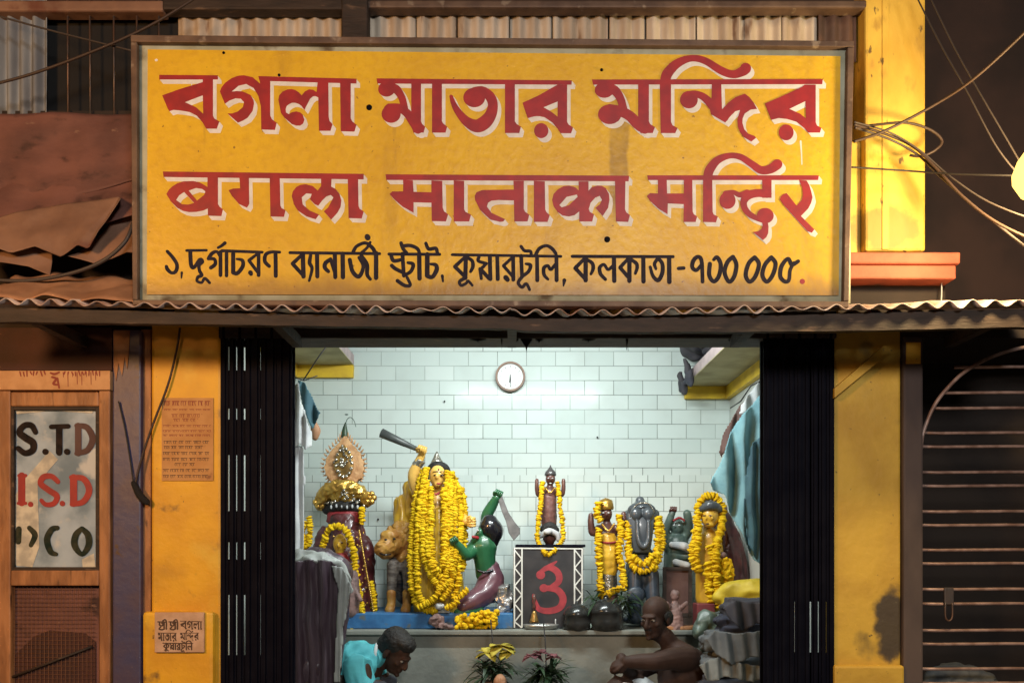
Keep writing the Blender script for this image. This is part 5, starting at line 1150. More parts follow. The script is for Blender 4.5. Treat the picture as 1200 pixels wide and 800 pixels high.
# ---- gold faced idol at the right
Y = 1.42
S = thing('gold_faced_idol', 'gold faced idol with a grey headband and a long maroon veil', 'statue', base_pt(835, Y, AT))
bm = blob([[(833, 700, 0, 18), (832, 660, 0, 17), (831, 630, 0, 14), (829, 618, 0, 6)]], [(829, 606, -.07, 10.5, 13, 10), (829, 608, -.135, 1.7, 3, 2.4), (829, 615, -.10, 4.5, 3, 4)], Y); bd = mk('body', bm, 'gold_paint', S, remesh=.007, sm=2)
bm = B()
for dx in (-3.8, 3.8): ell(bm, P(829+dx, 604, Y-.13), (.012, .004, .005)); 
ell(bm, P(829, 613.5, Y-.135), (.012, .005, .005)); mk('eyes_and_mouth', bm, 'maroon', bd)
bm = blob([[(819, 597, -.07, 5), (829, 593, -.11, 6), (839, 597, -.07, 5)]], [(829, 594, -.05, 11, 8, 9)], Y); mk('headband', bm, 'slate', S, remesh=.006, rough=.003, rs=60)
bm = blob([[(842, 586, .1, 6), (850, 610, .08, 12), (857, 645, .06, 17), (862, 685, .05, 20), (868, 715, .05, 18)], [(848, 630, .1, 12), (850, 680, .1, 18)]], [], Y); mk('veil', bm, 'maroon', S, remesh=.009, sm=1, rough=.018, rs=26, rst=(1.4, 1, .25))
bm = B(); bm2 = blob([], [(843, 668, -.15, 11, 15, 4)], Y); bm.free(); mk('flower_fan', bm2, 'marigold', S, remesh=.006, rough=.014, rs=60)
bm = blob([], [(840.5, 650, -.15, 4, 4, 3)], Y); mk('pink_bud', bm, 'pink_clay', S)
garland([[(815, 668, -.12), (810, 655, -.12), (813, 630, -.11), (815, 605, -.08), (819, 588, -.06), (830, 581, -.05), (840, 587, -.05), (844, 602, -.06), (839, 622, -.12), (833, 640, -.16), (830, 660, -.17)], [(811, 664, -.12), (806, 650, -.12), (809, 635, -.11), (814, 615, -.1)]], Y, 5.0, 'arched marigold garland round the gold faced idol')
garland([[(824, 660, -.16), (824, 685, -.17), (826, 705, -.18)], [(832, 655, -.17), (833, 685, -.18), (834, 708, -.19)], [(826, 640, -.15), (829, 655, -.16)]], Y, 5.2, 'two thick marigold strings down the front of the gold faced idol')
bm = blob([[(842, 700, 0, 8), (856, 692, -.02, 12), (875, 692, -.04, 15), (892, 694, -.06, 17)], [(848, 706, -.02, 6), (880, 706, -.05, 14)]], [], 1.1); tag(mk('yellow_cloth_bundle', bm, 'yellow_cloth', remesh=.01, sm=2, rough=.012, rs=16), 'yellow cloth bundle lying in front of the maroon veil', 'cloth')

# small necklaces and painted trims on the idols
def beads(pts, Y, r, m, nm, par, n=14):
    bm = B()
    for q in crom([tuple(P(x, y, Y)+Vector((0, d, 0))) for x, y, d in pts], n): ell(bm, q, (r, r, r), None, 6, 5)
    return mk(nm, bm, m, par)
for o in list(bpy.data.objects):
    if o.name == 'gold_crowned_idol':
        beads([(704, 614, -.075), (711, 622, -.09), (718, 614, -.075)], 1.5, .007, 'gold', 'necklace', o, 9)
        beads([(699, 634, -.06), (712, 636, -.10), (724, 634, -.06)], 1.5, .007, 'red_cloth', 'waist_band', o, 9)
    if o.name == 'box_top_idol': beads([(639, 572, -.055), (644, 578, -.065), (650, 572, -.055)], 1.42, .005, 'gold', 'necklace', o, 8)
    if o.name == 'elephant_headed_idol': beads([(738, 600, -.05), (744, 592, -.10), (751, 590, -.11), (758, 592, -.10), (765, 600, -.05)], 1.5, .006, 'silver', 'brow_band', o, 7)
    if o.name == 'many_armed_idol': beads([(787, 610, -.08), (793, 607, -.09), (799, 610, -.08)], 1.72, .008, 'red_cloth', 'head_band', o, 7)
    if o.name == 'goddess_idol': beads([(506, 572, -.135), (511, 580, -.155), (516, 580, -.155), (522, 572, -.135)], 1.48, .007, 'red_cloth', 'necklace', o, 7)
    if o.name == 'demon_statue': beads([(561, 668, -.08), (569, 670, -.085), (577, 668, -.06)], 1.42, .009, 'black_gloss', 'waist_cord', o, 10)
# nail and soot spots on the tiles
for px, py in ((443, 608), (521, 470), (700, 512)):
    bm = B(); tube(bm, [P(px, py, WB-.02), P(px, py, WB+.002)], .006, 8); mk('nail', bm, 'black_steel', T)
# ================================================================ cloths, bundles, plants, cables, lamp
def cloth(outline, Y, thick, m, lab, nm, folds=.02, fx=30, seed=0, tilt=0, group=None):
    """a hanging cloth with real folds: outline (px,py) filled by a grid, pushed in and out by vertical pleats"""
    bm = B(); s = U(Y)
    xs = [p[0] for p in outline]; ys = [p[1] for p in outline]; x0, x1, y0, y1 = min(xs), max(xs), min(ys), max(ys)
    step = 1.7; nx, ny = int((x1-x0)/step)+1, int((y1-y0)/step)+1
    def inside(x, y):
        c = False; j = len(outline)-1
        for i in range(len(outline)):
            a, b = outline[i], outline[j]
            if (a[1] > y) != (b[1] > y) and x < (b[0]-a[0])*(y-a[1])/(b[1]-a[1])+a[0]: c = not c
            j = i
        return c
    def near(x, y):
        best = None
        for i in range(len(outline)):
            a, b = Vector(outline[i]), Vector(outline[(i+1) % len(outline)]); d = b-a; t = max(0, min(1, (Vector((x, y))-a).dot(d)/max(1e-9, d.length_squared))); q = a+d*t
            l = (q-Vector((x, y))).length
            if best is None or l < best[0]: best = (l, q)
        return best[1]
    V = {}
    def vert(i, j):
        if (i, j) not in V:
            x, y = x0+i*step, y0+j*step
            if not inside(x, y): q = near(x, y); x, y = q.x, q.y
            wx = x + 3*noise.noise(Vector((y*.02, seed, 1)))
            d = folds*(math.sin(wx/fx*6.283+seed)*.55 + noise.noise(Vector((wx*.075, y*.012, seed)))*.9 + .12*noise.noise(Vector((x*.16, y*.04, seed+4)))) + tilt*(y-y0)/(y1-y0+1e-6)
            p = P(x, y, Y); V[(i, j)] = bm.verts.new((p.x, Y+d, p.z))
        return V[(i, j)]
    for j in range(ny):
        for i in range(nx):
            cx, cy = x0+(i+.5)*step, y0+(j+.5)*step
            if inside(cx, cy):
                f = [vert(i, j), vert(i+1, j), vert(i+1, j+1), vert(i, j+1)]
                if len(set(f)) == 4:
                    try: bm.faces.new(f)
                    except ValueError: pass
    bmesh.ops.remove_doubles(bm, verts=bm.verts, dist=1e-5)
    solid(bm, thick)
    return tag(mk(nm, bm, m, sm=3), lab, 'cloth', group)
HC = 'cloths hanging inside the doorway'
cloth([(897, 448), (890, 462), (880, 476), (868, 486), (858, 505), (849, 525), (842, 545), (832, 566), (836, 574), (848, 580), (856, 600), (868, 625), (884, 656), (900, 668), (900, 448)], .80, .006, 'teal_cloth', 'faded teal shirt hanging at the right of the shrine doorway', 'hanging_shirt', .045, 22, 1, .0, HC)
cloth([(880, 520), (874, 560), (872, 600), (878, 640), (890, 662), (900, 670), (900, 505)], .74, .006, 'deep_teal', 'dark teal cloth hanging nearest the right folding gate', 'hanging_cloth', .03, 12, 2, 0, HC)
cloth([(890, 446), (878, 460), (868, 474), (866, 486), (876, 482), (892, 466), (898, 452)], .88, .006, 'white_cloth', 'small white cloth draped at the top of the teal shirt', 'hanging_cloth', .02, 14, 3, 0, HC)
cloth([(872, 468), (858, 488), (848, 508), (842, 530), (846, 536), (856, 520), (866, 500), (876, 480)], .95, .006, 'brown_cloth', 'brown cloth hanging behind the teal shirt shoulder', 'hanging_cloth', .02, 14, 4, 0, HC)
cloth([(338, 446), (349, 448), (353, 470), (360, 492), (366, 508), (366, 522), (358, 528), (352, 520), (346, 524), (338, 525)], .80, .006, 'white_cloth', 'striped grey white shirt hanging at the left of the doorway', 'hanging_shirt', .03, 9, 5, 0, HC)
cloth([(349, 445), (358, 448), (368, 470), (376, 484), (374, 490), (365, 503), (362, 496), (356, 478), (350, 458)], .92, .006, 'deep_teal', 'folded blue teal cloth hanging behind the grey white shirt', 'hanging_cloth', .02, 14, 6, 0, HC)
bm = blob([[(368, 496, 0, 4), (370, 505, 0, 6), (369, 512, 0, 4)]], [], 1.0); tag(mk('cloth_pouch', bm, 'clay', remesh=.006, sm=1, rough=.004), 'small tan cloth pouch hanging under the teal cloth', 'pouch')
cloth([(340, 520), (356, 522), (358, 560), (357, 610), (356, 655), (340, 655)], .84, .006, 'white_cloth', 'long white cloth hanging beside the left folding gate', 'hanging_cloth', .025, 10, 7, 0, HC)
bm = B(); tube(bm, [P(x, y, .9) for x, y in ((355, 446), (372, 420), (388, 398))], .004, 8); tube(bm, [P(x, y, .86) for x, y in ((340, 440), (356, 446), (372, 440))], .003, 8); tag(mk('clothes_line', bm, 'cable_black'), 'black cord slung under the left loft holding the clothes', 'cord')
bm = B(); tube(bm, [P(905, 440, .86), P(880, 452, .9), P(868, 470, .97), P(856, 478, 1.5)], .004, 8); tag(mk('clothes_line', bm, 'cable_black'), 'black cord under the right loft holding the teal shirt', 'cord')
# covered bundle at the left of the doorway
bm = blob([[(352, 668, .05, 22), (374, 662, .02, 22), (392, 672, .02, 20)], [(350, 720, .05, 34), (372, 720, .02, 34)], [(350, 780, .05, 34), (370, 780, .02, 30)], [(396, 690, 0, 14), (393, 730, 0, 12), (388, 790, 0, 10)]], [], .62)
S = thing('covered_bundle', 'tall dark bundle wrapped in glossy plastic by the left folding gate', 'bundle', base_pt(372, .62, .35))
for v in bm.verts: pass
mk('wrap', bm, 'plastic_bundle', S, remesh=.010, sm=3, rough=.020, rs=13, rst=(1.7, 1, .14))
bm = blob([[(342, 652, -.03, 7), (365, 650, -.06, 7), (388, 655, -.06, 6), (402, 665, -.05, 5), (410, 680, -.03, 3.5), (412, 694, -.02, 3)]], [(372, 656, -.02, 28, 8, 28)], .62); mk('top_sheet', bm, 'plastic_pale', S, remesh=.009, sm=2, rough=.016, rs=20)
bm = B(); box(bm, P(345, 0, .62).x, P(402, 0, .62).x, .52, .80, .351, P(0, 792, .62).z); mk('crate', bm, 'dark_wood', S, smooth=False, bevel=.01)
cloth([(338, 658), (362, 655), (386, 656), (402, 666), (411, 684), (409, 705), (403, 730), (399, 765), (396, 810), (338, 810)], .475, .003, 'plastic_bundle', 'purple grey plastic sheet hanging in pleats over the tall bundle', 'plastic_sheet', .028, 15, 3, .03)
cloth([(388, 662), (402, 664), (411, 684), (409, 705), (402, 735), (398, 800), (390, 800), (393, 730), (396, 690)], .44, .003, 'plastic_pale', 'pale strip of plastic falling down the right edge of the bundle', 'plastic_sheet', .016, 6, 9, .03)
# folded cloths at the lower right
LC = 'folded cloths stacked by the right folding gate'
def fold(px0, px1, py0, py1, Y, m, lab, seed, droop=0):
    """one folded cloth: a soft slab with a rounded fold at the front and creases running along it"""
    bm = B(); h = (py1-py0)*U(Y); a = P(px0, py1, Y); b = P(px1, py0, Y)
    n = max(2, int((py1-py0)/6))
    for k in range(n):
        z = a.z+h*(k+.5)/n; r = h/n*.64; ins = .018*noise.noise(Vector((k*2.3, seed, 0)))
        q = []
        for t in range(7):
            u = t/6; q.append(Vector((a.x+.01+ins+(b.x-a.x)*u, Y+.02*noise.noise(Vector((u*3, k, seed))), z+.016*noise.noise(Vector((u*2.2, k*.7, seed+3)))-droop*(1-u)**2)))
        cap_chain(bm, q, [r]*7, 10, 2)
        cap_chain(bm, [v+Vector((0, .13, 0)) for v in q], [r*1.05]*7, 10, 2)
        cap_chain(bm, [q[0], q[0]+Vector((0, .13, 0))], [r]*2, 10, 2)
        box(bm, a.x+.02+ins, b.x, Y, Y+.13, z-r*.9, z+r*.9)
    tag(mk('folded_cloth', bm, m, remesh=.0075, sm=2, rough=.013, rs=26, rst=(.35, .8, 1.3)), lab, 'cloth', LC)
fold(852, 905, 702, 722, .67, 'dark_cloth', 'dark navy folded cloth on top of the stack by the gate', 1, .03)
fold(846, 905, 722, 740, .66, 'deep_navy', 'bluish black folded cloth second from the top of the stack', 6, .02)
fold(828, 905, 740, 756, .64, 'grey_cloth', 'grey crumpled cloth in the middle of the stack by the gate', 2, .03)
fold(836, 905, 756, 768, .65, 'dirty_cloth', 'dirty white cloth just under the grey crumpled one', 4, .02)
fold(824, 905, 768, 782, .63, 'grey_cloth', 'grey folded cloth between the two dirty white ones', 7, .015)
fold(832, 905, 782, 792, .64, 'dirty_cloth', 'dirty white cloth low in the stack by the gate', 8, .01)
fold(820, 905, 792, 808, .62, 'dark_cloth', 'dark cloth with a drooping end low in the stack', 3, .02)
fold(826, 905, 808, 850, .64, 'brown_cloth', 'brown cloth layer at the bottom of the stack by the gate', 5)
cloth([(826, 748), (838, 738), (862, 742), (890, 738), (905, 744), (905, 772), (880, 768), (856, 778), (838, 766)], .565, .004, 'grey_cloth', 'grey cloth flap drooping over the front of the stack', 'hanging_cloth', .03, 17, 11, -.05, LC)
cloth([(818, 778), (842, 768), (868, 776), (896, 780), (905, 790), (880, 798), (850, 792), (828, 798)], .555, .004, 'dirty_cloth', 'off white cloth flap low on the front of the stack', 'hanging_cloth', .03, 14, 12, -.04, LC)
cloth([(846, 712), (860, 702), (884, 706), (905, 700), (905, 736), (886, 730), (868, 740), (856, 728)], .60, .004, 'dark_cloth', 'black cloth flap over the top of the stack', 'hanging_cloth', .03, 18, 13, -.04, LC)
bm = B(); box(bm, P(825, 0, .64).x, 1.44, .50, .82, .351, P(0, 852, .64).z-.02); tag(mk('low_bench', bm, 'dark_wood', smooth=False, bevel=.01), 'low dark wooden bench under the folded cloth stack', 'bench')
bm = blob([[(818, 740, 0, 7), (828, 722, .02, 9), (836, 738, .02, 9), (826, 756, 0, 9)]], [], .95); tag(mk('plastic_bag', bm, 'green_grey', remesh=.010, sm=1, rough=.014, rs=22), 'crumpled grey green plastic bag beside the cloth stack', 'bag')
# clutter on the lofts
zl = 2.655+.076; zr = 2.80+.076
bm = B(); random.seed(4)
for i in range(9): ell(bm, (1.19+random.uniform(-.02, .16), 1.62+random.uniform(-.25, .2), zl+.06+random.uniform(0, .16)), (random.uniform(.05, .11), .09, random.uniform(.05, .09)))
for i in range(7): ell(bm, (1.16+random.uniform(-.03, .02), 1.55+i*.05, zl+.02-random.uniform(.02, .14)), (.022, .03, .06))
tag(mk('dark_sacks', bm, 'dark_cloth', remesh=.014, sm=1, rough=.018, rs=16), 'dark sooty sacks heaped on the edge of the right loft', 'sack')
bm = B(); lathe(bm, [(.05, 0), (.10, .06), (.11, .12), (.08, .18), (.05, .21), (.06, .24)], (1.32, 1.02, zl), 20); tag(mk('clay_pot', bm, 'clay'), 'dusty round clay pot stored on the right loft', 'pot')
bm = B()
for i in range(6): ell(bm, (-1.12+random.uniform(-.16, .03), 1.6+random.uniform(-.2, .2), zr+.05+random.uniform(0, .12)), (random.uniform(.06, .1), .1, random.uniform(.05, .08)))
tag(mk('dark_sacks', bm, 'dark_cloth', remesh=.014, sm=1, rough=.018, rs=16), 'dark sooty sack heaped on the edge of the left loft', 'sack')
bm = B()
for i in range(4): ell(bm, (-1.27+random.uniform(-.1, .06), 1.2+random.uniform(-.15, .15), zr+.05+random.uniform(0, .05)), (.09, .09, .05))
tag(mk('pale_bundle', bm, 'grey_cloth', remesh=.012, sm=1, rough=.014, rs=18), 'pale grey bundle stored on the left loft', 'bundle')

# ---- potted bouquets before the altar
def bouquet(px, py, Y, lab, fm, seed, heads, m='leaf_mid'):
    random.seed(seed); c = P(px, py, Y); S = thing('potted_bouquet', lab, 'plant', Vector((c.x, Y, .35)), 'leafy pots before the altar')
    bm = B(); hgt = c.z-.35-.06; lathe(bm, [(.07, 0), (.11, .10), (.12, .22), (.085, hgt-.10), (.06, hgt-.05), (.075, hgt), (.06, hgt)], (c.x, Y, .352), 22); mk('pot', bm, 'clay', S)
    bm = B()
    for i in range(120):
        t = random.uniform(0, 2*math.pi); e = random.uniform(-.35, 1.0); d = Vector((math.cos(t), math.sin(t)*.8, e))
        leafblade(bm, c+Vector((random.uniform(-.05, .05), random.uniform(-.05, .05), random.uniform(-.06, .05))), d, random.uniform(.10, .20), random.uniform(.008, .015), random.uniform(.1, .7))
    mk('foliage', bm, m, S)
    bm = B()
    for hx, hy, dy, r in heads:
        for k in range(9):
            t = random.uniform(0, 6.28); leafblade(bm, P(hx, hy, Y+dy), Vector((math.cos(t), math.sin(t)*.6-.2, random.uniform(-.1, .9))), r*U(Y)*random.uniform(.8, 1.2), r*U(Y)*.42, .5)
    solid(bm, .002); mk('flower', bm, fm, S)
    bm = B(); tube(bm, [P(px-3, py-60, Y+.1), P(px-1, py-38, Y+.03), P(px, py-12, Y), c], .0035, 6); mk('stem', bm, 'cable_black', S)
bouquet(578, 786, .92, 'leafy pot with yellow flowers before the altar', 'flower_yellow', 31, [(571, 765, -.06, 15), (586, 757, -.06, 17), (594, 764, -.05, 15)])
bouquet(640, 790, .95, 'darker leafy pot with dull pink flowers before the altar', 'flower_pink', 32, [(624, 768, -.06, 13), (634, 765, -.05, 11), (648, 770, -.05, 11)], 'leaf_dark')
bm = blob([], [(586, 800, 0, 8, 11, 8)], .80); 
S_ = tag(mk('coconut', bm, 'clay', remesh=.006, rough=.003, rs=60), 'round tan coconut resting on the pot with yellow flowers', 'coconut')

# ---- cables
CB = 'cables strung across the facade'
def cable(pts, r, m, lab):
    bm = B(); q = crom([tuple(P(x, y, Y)) for x, y, Y in pts], 10); tube(bm, [Vector(a) for a in q], r, 8); tag(mk('cable', bm, m), lab, 'cable', CB)
cable([(1001, 166, -.36), (1040, 152, -.3), (1100, 120, -.4), (1150, 85, -.6), (1230, 10, -.9)], .006, 'cable_brown', 'thick brown cable rising from the signboard to the upper right corner')
cable([(1066, -20, -.2), (1100, 48, -.3), (1132, 105, -.4), (1168, 172, -.5), (1200, 212, -.6)], .0032, 'cable_grey', 'thin grey wire running down to the bulb, left of a pair')
cable([(1082, -20, -.2), (1118, 55, -.3), (1150, 112, -.4), (1185, 172, -.5), (1204, 205, -.6)], .0032, 'cable_grey', 'thin grey wire running down to the bulb, right of a pair')
cable([(1001, 146, -.3), (1040, 158, -.2), (1070, 172, -.2), (1096, 196, -.25), (1130, 232, -.35), (1170, 262, -.5), (1230, 290, -.7)], .0058, 'cable_brown', 'lowest sagging cable of the brown bundle crossing the yellow column')
cable([(1003, 150, -.28), (1044, 164, -.19), (1076, 182, -.19), (1100, 205, -.25), (1140, 240, -.35), (1180, 272, -.5), (1230, 312, -.7)], .005, 'cable_grey', 'grey cable twisted into the brown bundle on the column')
cable([(1001, 143, -.3), (1044, 156, -.22), (1080, 178, -.22), (1110, 204, -.28), (1150, 232, -.4), (1190, 250, -.55), (1230, 262, -.7)], .0038, 'cable_grey', 'uppermost thin wire of the brown bundle on the column')
cable([(1002, 150, -.3), (1030, 146, -.2), (1062, 144, -.16), (1090, 152, -.16), (1104, 165, -.16), (1096, 176, -.16), (1080, 183, -.14), (1066, 182, -.12)], .0058, 'cable_brown', 'loop of brown cable turned back around the yellow column')
cable([(998, 196, -.3), (1060, 200, -.2), (1120, 204, -.35), (1200, 206, -.6)], .004, 'cable_black', 'taut black wire running level from the signboard to the bulb')
cable([(-20, 102, -.2), (40, 86, -.2), (120, 56, -.2), (180, 28, -.2), (235, -6, -.2)], .0062, 'cable_brown', 'red brown cable slanting up across the barred window')
cable([(-20, 14, -.15), (60, 36, -.15), (156, 60, -.18)], .0045, 'cable_grey', 'pale wire slanting down to the signboard corner over the window')
cable([(-20, 327, -.3), (30, 329, -.3), (80, 321, -.3), (120, 306, -.3), (146, 284, -.3), (156, 262, -.28)], .0085, 'cable_grey', 'thick grey hose sagging under the torn rusted sheets')
cable([(211, 384, -.03), (207, 410, -.02), (197, 450, -.02), (180, 495, -.02), (168, 530, -.025), (160, 560, -.03), (158, 574, -.03)], .0055, 'cable_brown', 'brown cable running down the left yellow pillar beside the notice')
cable([(139, 470, -.03), (146, 500, -.03), (152, 535, -.03), (157, 570, -.032)], .0035, 'cable_black', 'short black wire crossing the navy post')
bm = blob([[(157, 566, 0, 3.5), (164, 580, 0, 4.5), (172, 588, 0, 4)]], [], -.03); tag(mk('cable_joint', bm, 'black_void', remesh=.005, sm=1), 'black taped cable joint on the navy post', 'cable joint')
cable([(1103, 322, -.02), (1103.5, 340, -.02), (1103, 356, -.03)], .003, 'white_cloth', 'short pale cord hanging under the salmon ledge')
# ---- bulb
L = thing('bare_bulb', 'bare lit bulb glowing orange at the right edge beyond the column', 'lamp', LAMP_R+Vector((0, 0, -.09)))
bm = B(); s = .085; lathe(bm, [(.2*s, -1.05*s), (.65*s, -.85*s), (.98*s, -.25*s), (1*s, .15*s), (.8*s, .7*s), (.42*s, 1.25*s), (.36*s, 1.5*s)], LAMP_R, 24); gl = mk('glass', bm, 'bulb_lit', L); gl.visible_shadow = False
bm = B(); lathe(bm, [(.42*s, 1.45*s), (.45*s, 1.6*s), (.45*s, 2.3*s), (.2*s, 2.6*s)], LAMP_R, 18); mk('socket', bm, 'black_steel', L)
bm = B(); tube(bm, [LAMP_R+Vector((0, 0, .17)), P(1212, -60, -.7)], .005, 8); mk('cord', bm, 'cable_black', L)
# ---- the street lamps that light the facade (behind the photographer)
def street_lamp(p, lab):
    S = thing('street_lamp', lab, 'street lamp', Vector((p.x, p.y-1.2, 0)))
    bm = B(); tube(bm, [(p.x, p.y-1.2, 0), (p.x, p.y-1.2, p.z-.1), (p.x, p.y-1.0, p.z+.25), (p.x, p.y-.3, p.z+.33)], [.06, .05, .04, .035], 12); mk('pole', bm, 'grey_steel', S)
    bm = B(); ell(bm, (p.x, p.y-.15, p.z+.33), (.13, .32, .07)); mk('head', bm, 'grey_steel', S)
    bm = B(); ell(bm, (p.x, p.y-.1, p.z+.275), (.09, .2, .03)); mk('lens', bm, 'lens_lit', S)
street_lamp(LAMP_W, 'grey street lamp with a warm white lens across the road')
street_lamp(LAMP_L, 'grey sodium street lamp with an orange glow at the left kerb')
# ---- sack behind the barred gate
bm = blob([[(1090, 794, 0, 9), (1110, 788, 0, 12), (1135, 790, 0, 12), (1158, 796, 0, 9)], [(1080, 815, 0, 16), (1120, 815, 0, 20), (1165, 815, 0, 16)]], [], .2); tag(mk('grey_sack', bm, 'grey_cloth', remesh=.012, sm=1, rough=.018, rs=18), 'crumpled grey sack behind the foot of the barred gate', 'sack')
# ================================================================ people
def head_items(bm, c, k, R, neck):
    """c = head centre, k = scale (1 = adult), R = rotation (local -Y is the face, Z up)"""
    def q(x, y, z): return Vector(c)+R @ (Vector((x, y, z))*k)
    def e(x, y, z, a, b, d): ell(bm, q(x, y, z), (a*k, b*k, d*k), R, 18, 12)
    e(0, .012, .045, .074, .094, .082); e(0, -.03, -.02, .060, .066, .085); e(0, -.045, -.083, .043, .047, .034)
    e(0, -.086, .024, .048, .018, .012); e(.040, -.066, -.022, .02, .02, .016); e(-.040, -.066, -.022, .02, .02, .016)
    cap_chain(bm, [q(0, -.094, .015), q(0, -.113, -.02), q(0, -.112, -.032)], [.009*k, .013*k, .015*k], 10, 3)
    e(.013, -.104, -.034, .009, .010, .008); e(-.013, -.104, -.034, .009, .010, .008)
    e(0, -.094, -.060, .024, .012, .0075); e(0, -.092, -.071, .021, .012, .008); e(0, -.094, -.098, .018, .014, .013)
    for s in (-1, 1): e(s*.077, .012, -.012, .010, .020, .033)
    cap_chain(bm, [q(0, .02, -.05), q(0, .025, -.10)]+list(neck), [.052*k, .05*k]+[.052*k+.006*i for i in range(len(neck))], 14, 4)
    return q
def eyes(par, q, k, R):
    bm = B()
    for s in (-1, 1): ell(bm, q(s*.030, -.083, .004), (.013*k, .010*k, .0075*k), R, 12, 8)
    e = mk('eye', bm, 'eye', par); bm = B()
    for s in (-1, 1): ell(bm, q(s*.030, -.0915, .004), (.006*k, .003*k, .006*k), R, 10, 6)
    mk('iris', bm, 'black_gloss', e)
def hand(bm, w, d, up, k=1.0, curl=.6, side=1):
    """open curled hand: wrist w, pointing along d, back of hand along up"""
    d = d.normalized(); up = (up-d*up.dot(d)).normalized(); sd = d.cross(up)*side
    R = Matrix((sd, d, up)).transposed()
    ell(bm, w+d*.045*k, (.040*k, .052*k, .016*k), R)
    for o, l in ((-.028, .062), (-.009, .075), (.010, .070), (.028, .055)):
        p = w+d*.082*k+sd*o*k
        a = p+(d*math.cos(curl*.5)-up*math.sin(curl*.5))*l*.5*k; b = a+(d*math.cos(curl*1.4)-up*math.sin(curl*1.4))*l*.36*k; c_ = b+(d*math.cos(curl*2.2)-up*math.sin(curl*2.2))*l*.28*k
        cap_chain(bm, [p-d*.02*k, p, a, b, c_], [.0095*k, .0095*k, .009*k, .008*k, .007*k], 8, 2)
    t = w+d*.03*k-sd*.034*k
    cap_chain(bm, [w+d*.015*k-sd*.015*k, t, t+d*.030*k-sd*.018*k-up*.012*k, t+d*.055*k-sd*.012*k-up*.025*k], [.014*k, .012*k, .010*k, .008*k], 8, 2)

# ---- man in the turquoise shirt, bending forward
Y = .80; fl = .352
S = thing('person', 'man in a turquoise shirt squatting and bending forward beside the covered bundle', 'person', base_pt(410, Y, fl))
hc = P(463, 764, Y); R = Matrix.Rotation(math.radians(12), 3, 'Z') @ Matrix.Rotation(math.radians(52), 3, 'Z') @ Matrix.Rotation(math.radians(38), 3, 'X')
sh = P(428, 776, Y); hip = Vector((P(392, 0, Y).x, Y+.05, fl+.20))
bm = B(); q = head_items(bm, hc, .93, R, [P(444, 768, Y+.02), P(432, 776, Y+.03)])
cap_chain(bm, [hip, hip.lerp(sh, .5)+Vector((-.05, .03, .04)), sh+Vector((-.02, .02, -.03))], [.14, .135, .12], 16)
kn = []
for s in (-1, 1):
    h = hip+Vector((0, s*.09, 0)); k_ = h+Vector((.26, s*.06-.06, .22)); f_ = k_+Vector((-.10, -.02, -.36)); f_.z = fl+.05
    cap_chain(bm, [h, h.lerp(k_, .5), k_, k_.lerp(f_, .4), f_], [.09, .08, .06, .056, .04], 12); cap_chain(bm, [f_+Vector((-.04, 0, -.015)), f_+Vector((.08, 0, -.025)), f_+Vector((.16, 0, -.035))], [.035, .032, .02], 10)
    a = sh+Vector((0, s*.16, -.02)); e = a+Vector((.08, s*.02-.04, -.25)); wr = e+Vector((.20, -s*.06-.02, -.10))
    cap_chain(bm, [a, a.lerp(e, .5), e, e.lerp(wr, .5), wr], [.06, .05, .042, .04, .03], 12); hand(bm, wr, wr-e, Vector((0, 0, 1)), 1, .8, s)
bd = mk('body', bm, 'skin_dark', S, remesh=.0065, sm=2); eyes(bd, q, .93, R)
bm = B()
def hq(x, y, z): return hc+R @ (Vector((x, y, z))*.93)
ell(bm, hq(0, .030, .062), (.083, .095, .080), R); ell(bm, hq(0, .060, .01), (.076, .068, .09), R); ell(bm, hq(0, -.012, .092), (.070, .075, .048), R)
mk('hair', bm, 'hair_black', S, remesh=.006, sm=1, rough=.004, rs=70)
bm = B(); cap_chain(bm, [hip+Vector((0, 0, .04)), hip.lerp(sh, .5)+Vector((-.06, .03, .05)), sh+Vector((-.03, .02, -.02)), P(441, 768, Y+.02)], [.165, .165, .145, .075], 18)
ell(bm, P(418, 779, Y+.03), (.15, .17, .135), Matrix.Rotation(-.3, 3, 'Y'))
for s in (-1, 1):
    a = sh+Vector((-.02, s*.15, -.01)); e = a+Vector((.07, s*.02-.04, -.20)); cap_chain(bm, [a, a.lerp(e, .5), e], [.085, .08, .072], 14)
ell(bm, P(443, 769, Y+.01), (.062, .075, .055), Matrix.Rotation(.7, 3, 'Y'))
mk('shirt', bm, 'shirt_cyan', S, remesh=.007, sm=1, rough=.026, rs=15, rst=(1, 1, .55))
bm = B(); c_ = P(444, 767, Y+.01)
tube(bm, [c_+Vector((-.012+.004*math.cos(t*6.283), .062*math.sin(t*6.283), .062*math.cos(t*6.283))) for t in [i/24 for i in range(25)]], .011, 8, cap=False); mk('collar', bm, 'white_cloth', S)
bm = B(); cap_chain(bm, [hip+Vector((-.02, -.1, -.03)), hip+Vector((-.02, .1, -.03))], [.15, .15], 14)
for s in (-1, 1):
    h = hip+Vector((0, s*.09, 0)); k_ = h+Vector((.26, s*.06-.06, .22)); f_ = k_+Vector((-.07, -.02, -.24))
    cap_chain(bm, [h, h.lerp(k_, .5), k_, f_], [.11, .098, .078, .07], 12)
mk('trousers', bm, 'dark_cloth', S, remesh=.010, sm=2, rough=.010, rs=16)
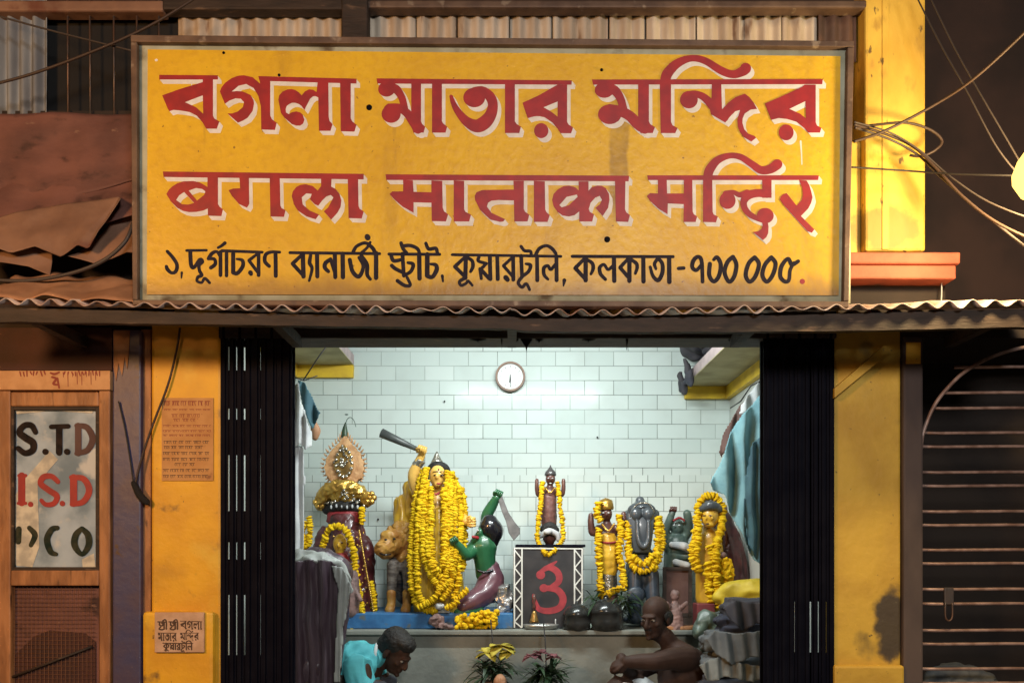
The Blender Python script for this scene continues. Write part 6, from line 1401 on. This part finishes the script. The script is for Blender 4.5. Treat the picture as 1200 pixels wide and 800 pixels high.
# ---- bare chested man sitting with crossed arms on his knees
Y = .78
S = thing('person', 'bare chested balding man sitting with arms folded on his raised knee', 'person', base_pt(800, Y, fl))
hc = P(768, 724, Y); R = Matrix.Rotation(math.radians(-38), 3, 'Z') @ Matrix.Rotation(math.radians(8), 3, 'X')
hip = Vector((P(818, 0, Y).x, Y+.08, fl+.13)); nk = P(783, 757, Y+.02); ch = P(800, 785, Y+.03)
bm = B(); q = head_items(bm, hc, .96, R, [P(778, 744, Y+.02), P(786, 756, Y+.03)])
cap_chain(bm, [hip, hip.lerp(ch, .5)+Vector((.02, .02, 0)), ch, P(792, 768, Y+.03)], [.16, .15, .15, .095], 18)
ell(bm, P(808, 782, Y+.04), (.11, .12, .12))
shR = P(806, 772, Y-.06); shL = P(776, 772, Y+.16)
wrc = P(735, 775, Y-.20); kneeL = P(722, 800, Y-.18)
elR = P(769, 775, Y-.20); cap_chain(bm, [P(795, 765, Y), shR, shR.lerp(elR, .5)+Vector((0, -.02, .012)), elR, elR.lerp(wrc, .5), wrc], [.072, .074, .062, .05, .045, .034], 14)
hand(bm, wrc, Vector((-1, .35, -.25)), Vector((0, -.5, 1)), .9, 1.35, 1)
elL = P(742, 790, Y+.06); wrl = P(728, 771, Y-.12); cap_chain(bm, [shL, shL.lerp(elL, .5), elL, elL.lerp(wrl, .5), wrl], [.06, .052, .044, .04, .031], 14)
hand(bm, wrl, Vector((-.3, -1, -.3)), Vector((-.5, .1, 1)), .9, 1.3, -1)
for (k_, s) in ((kneeL+Vector((0, 0, -.02)), -1), (kneeL+Vector((.10, .22, -.02)), 1)):
    h = hip+Vector((-.02, s*.09, 0)); f_ = Vector((k_.x-.02, k_.y+.02, fl+.05))
    cap_chain(bm, [h, h.lerp(k_, .5), k_, k_.lerp(f_, .4), f_], [.095, .082, .062, .058, .04], 14); cap_chain(bm, [f_+Vector((.04, 0, -.015)), f_+Vector((-.08, -.02, -.025)), f_+Vector((-.16, -.04, -.035))], [.036, .032, .02], 10)
bd = mk('body', bm, 'skin_brown', S, remesh=.0065, sm=2); eyes(bd, q, .96, R)
bm = B()
def hq(x, y, z): return hc+R @ (Vector((x, y, z))*.96)
ell(bm, hq(0, .055, -.005), (.080, .066, .060), R); ell(bm, hq(.070, .02, .010), (.013, .04, .03), R); ell(bm, hq(-.070, .02, .010), (.013, .04, .03), R)
mk('hair', bm, 'hair_black', S, remesh=.006, sm=1, rough=.004, rs=70)
bm = B(); ell(bm, hq(0, -.1, -.0475), (.022, .010, .006), R); mk('moustache', bm, 'hair_black', S)
bm = B(); cap_chain(bm, [hip+Vector((0, -.1, -.01)), hip+Vector((0, .1, -.01))], [.155, .155], 14)
for (k_, s) in ((kneeL+Vector((0, 0, -.02)), -1), (kneeL+Vector((.10, .22, -.02)), 1)):
    h = hip+Vector((-.02, s*.09, 0)); m_ = h.lerp(k_, .5); f_ = Vector((k_.x-.01, k_.y+.02, k_.z-.16))
    cap_chain(bm, [h, m_, k_+Vector((.02, 0, -.035)), f_], [.115, .10, .080, .078], 14)
mk('dhoti', bm, 'white_cloth', S, remesh=.009, sm=2, rough=.012, rs=14)
